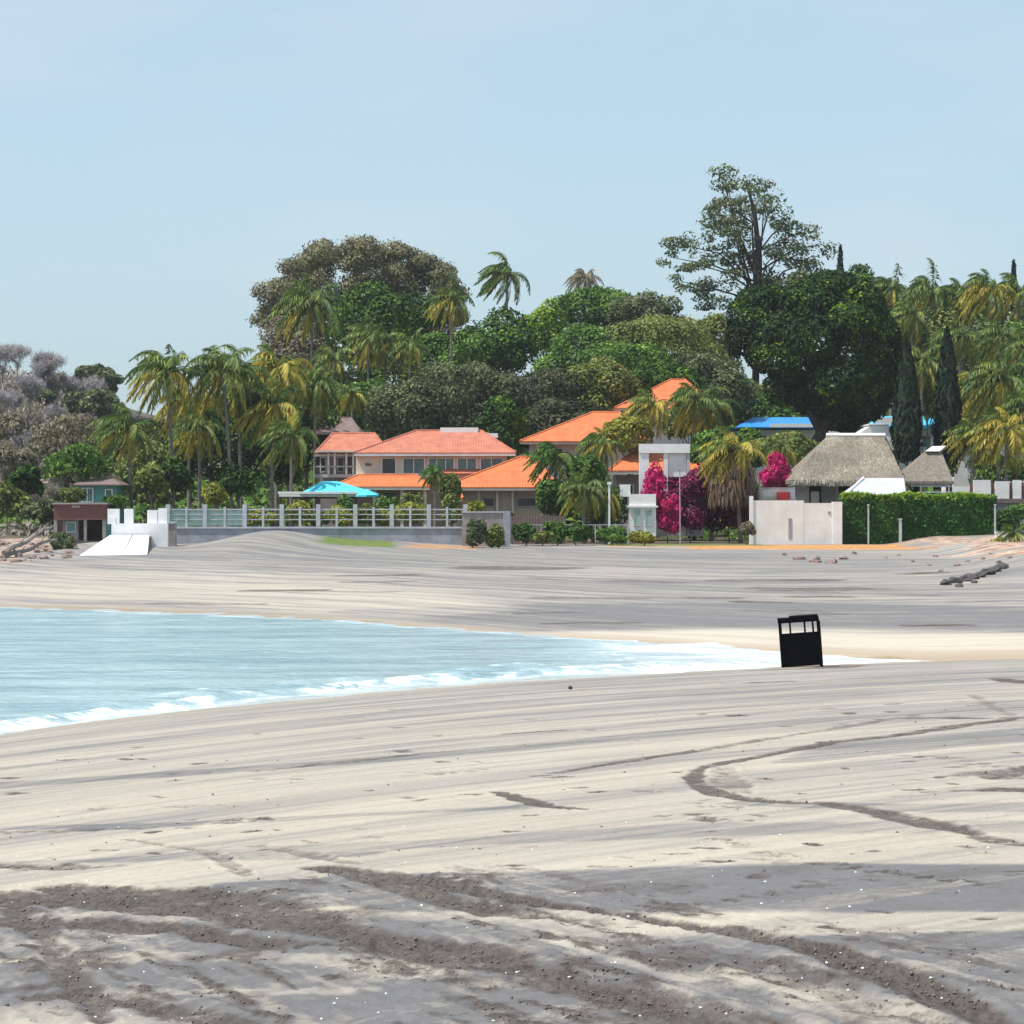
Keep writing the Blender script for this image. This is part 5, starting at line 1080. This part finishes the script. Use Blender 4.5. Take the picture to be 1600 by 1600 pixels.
for px in (1243,1262,1308,1352,1404): MB().px(px-2.2,px+2.2,752.5,800,235.2,0.3).build('post', M['wood'], h)
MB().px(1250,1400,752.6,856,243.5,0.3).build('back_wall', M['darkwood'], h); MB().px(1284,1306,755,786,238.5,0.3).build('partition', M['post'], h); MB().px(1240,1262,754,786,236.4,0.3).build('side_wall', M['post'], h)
MB().px(1268,1280,768,787,237.5,0.7).build('counter', M['white2'], h)
h = bld('gabled_house', 'white gable end rising just behind the thatched ridge', 1368, 252)
Yg = 251; MB().add([W3(1332,690,Yg),W3(1402,690,Yg),W3(1402,680,Yg),W3(1388,664,Yg),W3(1362,664,Yg),W3(1332,684,Yg)]+[(PX(p,Yg),Yg+6,PZ(q,Yg)) for p,q in ((1332,690),(1402,690),(1402,680),(1388,664),(1362,664),(1332,684))],
   [(0,1,2,3,4,5),(11,10,9,8,7,6),(0,6,7,1),(1,7,8,2),(2,8,9,3),(3,9,10,4),(4,10,11,5),(5,11,6,0)]).px(1334,1400,690.2,800,Yg+0.01,6).build('wall', M['white2'], h)
MB().add([W3(1358,662,Yg-.2),W3(1392,661,Yg-.2),(PX(1392,Yg),Yg+6.3,PZ(661,Yg)),(PX(1358,Yg),Yg+6.3,PZ(662,Yg)),W3(1358,664,Yg-.2),W3(1392,663.2,Yg-.2),(PX(1392,Yg),Yg+6.3,PZ(663.2,Yg)),(PX(1358,Yg),Yg+6.3,PZ(664,Yg))],
   [(0,1,2,3),(7,6,5,4),(0,4,5,1),(1,5,6,2),(2,6,7,3),(3,7,4,0)]).build('roof', M['paint'], h)
h = bld('outbuilding', 'small grey-roofed outbuilding with a white sloping edge behind the hedge', 1370, 231, 'outbuilding')
Yg = 230; a = [W3(1321,773,Yg),W3(1416,773,Yg),(PX(1412,Yg+3),Yg+3,PZ(747,Yg+3)),(PX(1350,Yg+3),Yg+3,PZ(747,Yg+3))]; b = [(p[0],p[1],p[2]-0.15) for p in a]; c = [(PX(1321,Yg),Yg+6,PZ(773,Yg)),(PX(1416,Yg),Yg+6,PZ(773,Yg))]
MB().add(a+b+c, [(0,1,2,3),(0,4,5,1),(1,5,6,2),(3,2,9,8),(0,3,8),(1,9,2),(4,7,6,5)]).build('roof', M['post'], h)
MB().tube([W3(1320,774,229.9),(PX(1349,233),232.9,PZ(746.5,233))],0.13,5).build('verge', M['paint'], h); MB().px(1326,1412,776.5,856,230.5,5).build('wall', M['white2'], h)
h = bld('small_thatched_shelter', 'smaller pinkish-brown thatched shelter with a white ridge cap right of the big hut', 1445, 240, 'hut')
rf = MB().hip(PX(1402,238), PX(1490,238), 238, 244, PZ(752,238), PZ(703,241), PX(1448,241), PX(1470,241), 0.3).build('roof', M['thatch'], h)
MB().add([W3(1446,705,240.4),W3(1468,705,240.4),W3(1478,696.5,240.8),W3(1456,697.5,240.8)]+[(PX(p,241.6),241.6,PZ(q,241.6)-0.1) for p,q in ((1446,706),(1468,706),(1478,698),(1456,699))],[(0,1,2,3),(7,6,5,4),(0,4,5,1),(1,5,6,2),(2,6,7,3),(3,7,4,0)]).build('ridge_cap', M['paint'], h)
for px in (1412,1486): MB().px(px-2,px+2,754.5,856,238.6,0.25).build('post', M['darkwood'], h)

# ---- hedge, posts, balustrade
def hedge(label, x0, x1, yt, yb, Y, n, depth=2.2):
    rng = np.random.RandomState(int(x0)); root = bld('hedge', label, (x0+x1)/2, Y, 'hedge', 'tall clipped hedge')
    a, b, t, u = PX(x0,Y), PX(x1,Y), PZ(yt,Y), PZ(yb,Y); f = rng.rand(n)
    P = np.stack([rng.uniform(a,b,n), Y+rng.rand(n)*depth, rng.uniform(u,t,n)], 1); Nn = rng.normal(size=(n,3))*0.5
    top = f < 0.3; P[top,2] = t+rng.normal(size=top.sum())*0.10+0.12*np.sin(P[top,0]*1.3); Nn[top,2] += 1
    fr = (f >= 0.3) & (f < 0.9); P[fr,1] = Y+rng.normal(size=fr.sum())*0.09+0.1*np.sin(P[fr,0]*2.2+P[fr,2]*2); Nn[fr,1] -= 1
    sd_ = f >= 0.9; P[sd_,0] = np.where(rng.rand(sd_.sum()) < .5, a, b)+rng.normal(size=sd_.sum())*0.08; Nn[sd_,0] += np.sign(P[sd_,0]-(a+b)/2)
    Nn /= np.linalg.norm(Nn, axis=1, keepdims=True); V, Fq = leaf_quads(P, Nn, 0.15, 0.6, rng); np_mesh('foliage', V, Fq, [M['L_hedge'], M['L_lime']], root, fmat=(top | (P[:,2] > t-0.5*rng.rand(n)**2*1.2)).astype(int))  # lime upper leaves: the sunlit top put into the leaf colour
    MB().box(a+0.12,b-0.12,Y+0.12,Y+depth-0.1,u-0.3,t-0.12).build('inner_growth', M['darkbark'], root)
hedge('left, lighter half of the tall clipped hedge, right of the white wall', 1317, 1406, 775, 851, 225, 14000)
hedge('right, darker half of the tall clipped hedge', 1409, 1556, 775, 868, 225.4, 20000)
for px,lb in ((1357,'thin pale post standing against the left half of the hedge'),(1407,'pale post between the two halves of the hedge'),(1555,'pale post at the right end of the hedge')):
    h = bld('fence_post', lb, px, 224.6, 'post'); w_ = 2.2 if px == 1407 else 1.1
    MB().px(px-w_,px+w_,790 if px != 1407 else 812,856,224.5,0.14).build('shaft', M['post'], h); MB().px(px-w_-.6,px+w_+.6,788 if px != 1407 else 810,790 if px != 1407 else 812,224.45,0.22).build('cap', M['post'], h)
h = bld('balustrade', 'pale pinkish balustrade of wide panels above the hedge at the right edge', 1550, 238, 'balustrade')
for a,b,t in ((1488,1515,760),(1521,1548,750),(1555,1577,752),(1583,1596,750),(1601,1640,752)): MB().px(a,b,t,779,238,0.25).build('panel', M['white2'], h)
for px in (1518,1551.5,1580,1598.5): MB().px(px-2,px+2,754,779,238.3,0.25).build('post', M['brick'], h)
MB().px(1420,1660,779.2,786,237.7,0.9).build('ledge', M['tileold'], h); MB().px(1556,1660,786.2,862,238.2,0.5).build('wall', M['grey'], h); MB().px(1440,1487,758,761,238.1,0.15).px(1440,1487,768,770,238.1,0.12).build('rail', M['post'], h)
h = bld('low_white_wall', 'low white wall piece behind the young palm at the right edge', 1570, 212, 'wall'); MB().px(1556,1582,833,866,212,0.3).build('wall', M['white2'], h); MB().px(1555,1583,831,833,211.9,0.45).build('coping', M['paint'], h)
h = bld('white_board', 'white board standing at the very right edge above the rusty bank', 1604, 206, 'board'); MB().px(1594,1622,834,874,206,0.15).build('board', M['white2'], h); MB().px(1589,1593,820,880,206,0.2).build('post', M['darkwood'], h)

# ---- bin by the water
x, y = 9.25, 81.6; z = ground(x, y)
h = empty('beach_bin', (x, y, z-0.03), 'black box-shaped bin with an open band under its top rail, leaning at the water edge', 'bin')
Wd, Ht, D = 1.30, 1.58, 0.95
mb = MB()
MB().box(-Wd/2+.02,Wd/2-.02,-D/2+.02,-D/2+.06,0.03,1.05).build('front_panel', M['black'], h, local=True); MB().box(-Wd/2+.02,Wd/2-.02,D/2-.06,D/2-.02,0.03,1.05).build('back_panel', M['black'], h, local=True)
for s in (-1,1): MB().box(min(s*(Wd/2-.02),s*(Wd/2-.06)),max(s*(Wd/2-.02),s*(Wd/2-.06)),-D/2+.07,D/2-.07,0.03,1.05).build('side_panel', M['black'], h, local=True)
for sx_ in (-1,1):
    for sy_ in (-1,1): cx, cy = sx_*(Wd/2-.04), sy_*(D/2-.04); MB().box(cx-.045,cx+.045,cy-.045,cy+.045,-0.1,Ht-.16).build('post', M['black'], h, local=True)
for cx, ww in ((-.30,.03),(.16,.03),(.42,.03)): MB().box(cx-ww,cx+ww,-D/2+.02,-D/2+.07,1.05,Ht-.16).build('upright', M['black'], h, local=True)
MB().box(-Wd/2-.02,Wd/2-.03,-D/2-.02,D/2+.02,Ht-.16,Ht-.02).box(-Wd/2+.35,Wd/2-.05,-D/2,D/2,Ht-.02,Ht+.03).build('top', M['black'], h, local=True)
MB().box(-Wd/2+.08,Wd/2-.08,-D/2+.08,D/2-.08,0.05,0.10).build('floor', M['black'], h, local=True)
h.rotation_euler = (0, R(-4.2), R(-5)); h.location.z += 0.05

# ---- rocks, driftwood, white flecks added for mica sparkle
def rock_mesh(seed, m):
    rng = random.Random(seed)
    import bmesh
    bm = bmesh.new(); bmesh.ops.create_icosphere(bm, subdivisions=3, radius=1)
    for v in bm.verts:
        c = v.co; q = 1+0.22*math.sin(c.x*3+seed)*math.sin(c.y*4+seed*2)+0.16*math.sin(c.z*5+c.x*4+seed)+rng.uniform(-.06,.06)
        v.co = c*q; v.co.z *= 0.62
    for k in range(5):
        d = Vector((rng.uniform(-1,1),rng.uniform(-1,1),rng.uniform(0,1))).normalized(); lim = rng.uniform(.6,.8)
        for v in bm.verts:
            e = v.co.dot(d)-lim
            if e > 0: v.co -= d*e
    me = bpy.data.meshes.new('boulder'); bm.to_mesh(me); bm.free(); me.materials.append(m); return me
RM = [rock_mesh(i, M['rock']) for i in range(4)]; DM = [rock_mesh(i+9, M['darkrock']) for i in range(3)]
rs = random.Random(2)
def rocks(spots, meshes, group, labelf, cat='rock', name='boulder'):
    for i, (px, py, s) in enumerate(spots):
        x, y = hit(px, py); o = bpy.data.objects.new(name, meshes[i % len(meshes)]); col.objects.link(o)
        k = s*y/F/2; o.location = (x, y, ground(x,y)+k*0.18); o.scale = (k, k*rs.uniform(.7,1.1), k*rs.uniform(.7,1)); o.rotation_euler = (rs.uniform(-.2,.2), rs.uniform(-.2,.2), rs.uniform(0,6.28))
        tag(o, labelf(i, px, py, s), cat, group)
sp = [(rs.uniform(-20,118), rs.uniform(846,880), rs.choice([5,7,9,12,16])) for i in range(64)]
sp = [p for p in sp if p[1] < 884-0.10*max(0,p[0]) ]
rocks(sp, RM, 'reddish-grey boulders of the rocky point', lambda i,a,b,s: '%s reddish-grey boulder %s, %s of the rocky point' % ({5:'tiny',7:'small',9:'middling',12:'large',16:'very large'}[s], 'under the driftwood' if a < 45 else 'right of the driftwood' if a < 85 else 'below the shed', 'on the top edge' if b < 856 else 'in the middle' if b < 868 else 'at the sandy foot'))
sp = [(1478,914,24),(1492,911,28),(1505,908,24),(1516,905,28),(1528,902,26),(1540,898,27),(1552,894,24),(1564,889,24),(1500,917,14),(1522,911,13)]
rocks(sp, DM, 'dark stones lining the rusty bank', lambda i,a,b,s: ['lowest','second lowest','third','fourth','fifth','sixth','seventh','highest'][i]+' dark stone in the row climbing the rusty bank' if i < 8 else ['left','right'][i-8]+' small dark stone just below the row on the rusty bank')
rocks([(1248,874,20),(1272,879,26),(1300,880,22),(1318,874,14),(1335,866,12),(1226,868,12)], RM, 'stones and rubble on the orange soil', lambda i,a,b,s: ['left flat stone','large middle stone','broad stone right of the large one','fourth stone','rightmost small stone','leftmost small stone'][i]+' at the edge of the orange soil')
rocks([(1425,878,10),(1452,884,9),(1462,870,8),(1496,884,11),(1512,878,9),(1536,874,10),(1560,880,12),(1470,893,9),(1548,866,8),(1578,872,9),(1385,872,7),(1404,868,6)], RM, 'rubble on the rusty bank', lambda i,a,b,s: 'lump of rubble number %s from the left on the rust-coloured bank' % ['three','four','five','eight','nine','ten','twelve','six','eleven','thirteen','one','two'][i])
for lb, p0, p1, r in (('upper of two pale fallen trunks leaning on the rocks at the far left',(6,864),(78,824),0.20),('lower of two pale fallen trunks on the rocks at the far left',(4,872),(88,842),0.16)):
    Y = 203; mb = MB(); A = Vector((PX(p0[0],Y-6),Y-6,PZ(p0[1],Y-6))); B = Vector((PX(p1[0],Y),Y,PZ(p1[1],Y)))
    h = empty('driftwood', tuple(A), lb, 'driftwood'); pts = [A.lerp(B,q/6)+Vector((0,0,0.12*math.sin(q*1.7))) for q in range(7)]
    mb.tube(pts, [r*(1.1-0.08*i) for i in range(7)], 7); mb.build('trunk', M['palebark'], h); m2 = MB()
    for q in (2,4,5): m2.tube([pts[q], pts[q]+Vector((0.5,-0.2,0.6))],[r*.4,r*.15],5)
    m2.build('branch', M['palebark'], h)
h = bld('post', 'short grey post against the sand where the orange soil begins', 1163, 221, 'post') if False else None
for px,py,lb in ((682,1073,'small dark stone at the water edge, left of two'),(891,1077,'small dark stone at the water edge, right of two')):
    x, y = hit(px, py); o = bpy.data.objects.new('stone', DM[0]); col.objects.link(o); o.location = (x,y,ground(x,y)+0.04); o.scale = (.055,.05,.08); tag(o, lb, 'stone')
sh = rock_mesh(31, M['glint'])
rs = random.Random(8); k = 0
for i in range(400):
    px, py = rs.uniform(0,1600), 1270+330*rs.random()**0.8
    if k >= 120: break
    x, y = hit(px, py); o = bpy.data.objects.new('glint', sh); col.objects.link(o); k += 1
    s = rs.uniform(.0025,.008)*(y/14)**0.6; o.location = (x,y,ground(x,y)+s*0.5); o.scale = (s*1.2,s,s); o.rotation_euler = (0,0,rs.uniform(0,6)); tag(o, 'tiny white fleck added as mica sparkle on the grey sand of the foreground', 'glint', 'tiny white flecks added as mica sparkle over the foreground sand')

# ---- crumbs of turned-up sand in the tracks
rng = np.random.RandomState(12); D2 = dark.reshape(GX.shape); n = 260000
y = 11+rng.rand(n)**1.5*34; x = (rng.rand(n)*2-1)*y*0.205; iy = np.searchsorted(AY, y).clip(0, ny-1); ix = np.searchsorted(AX, x).clip(0, nx-1)
pr = D2[iy, ix]; k_ = rng.rand(n) < np.clip(pr-0.2, 0, 1)*0.22*(14/y)**0.5+0.002; x, y, ix, iy = x[k_], y[k_], ix[k_], iy[k_]; n = len(x)
sz = (0.003+0.009*rng.rand(n)**3)*(y/13)**0.5; z = GZ.reshape(GX.shape)[iy, ix]+sz*0.2; C = np.stack([x,y,z],-1)
oc = np.array([[1,0,0],[0,1,0],[-1,0,0],[0,-1,0],[0,0,.8],[0,0,-.8]]); V = C[:,None]+oc[None]*(sz[:,None,None]*(0.6+0.8*rng.rand(n,6,1))); fo = np.array([[0,1,4],[1,2,4],[2,3,4],[3,0,4],[1,0,5],[2,1,5],[3,2,5],[0,3,5]])
np_c = np_mesh('sand_crumbs', V.reshape(-1,3), (np.arange(n)[:,None,None]*6+fo[None]).reshape(-1,3), mat('damp_sand', (0.10,0.08,0.07), (0.19,0.16,0.14), scale=3)); tag(np_c, 'crumbs of dark turned-up sand strewn along the tracks in the foreground', 'sand crumbs', kind='stuff'); print('crumbs', n)

# ---- haze
hz = MB().box(-160, 170, -20, 470, -2.5, 75).build('haze', bpy.data.materials.new('haze')) if USE_HAZE else None
if hz:
    m = hz.data.materials[0]; m.use_nodes = True; t = m.node_tree; t.nodes.clear(); v = N(t,'ShaderNodeVolumePrincipled'); v.inputs['Color'].default_value = (0.86,0.92,1,1); v.inputs['Density'].default_value = 0.0001
    v.inputs['Anisotropy'].default_value = 0.2; o = N(t,'ShaderNodeOutputMaterial'); t.links.new(v.outputs[0], o.inputs['Volume']); tag(hz, kind='stuff')
for o in scene.objects:
    if o.parent is None and o.get('label') and not o.get('kind') and 'wall' in o.name: o['kind'] = 'thing'
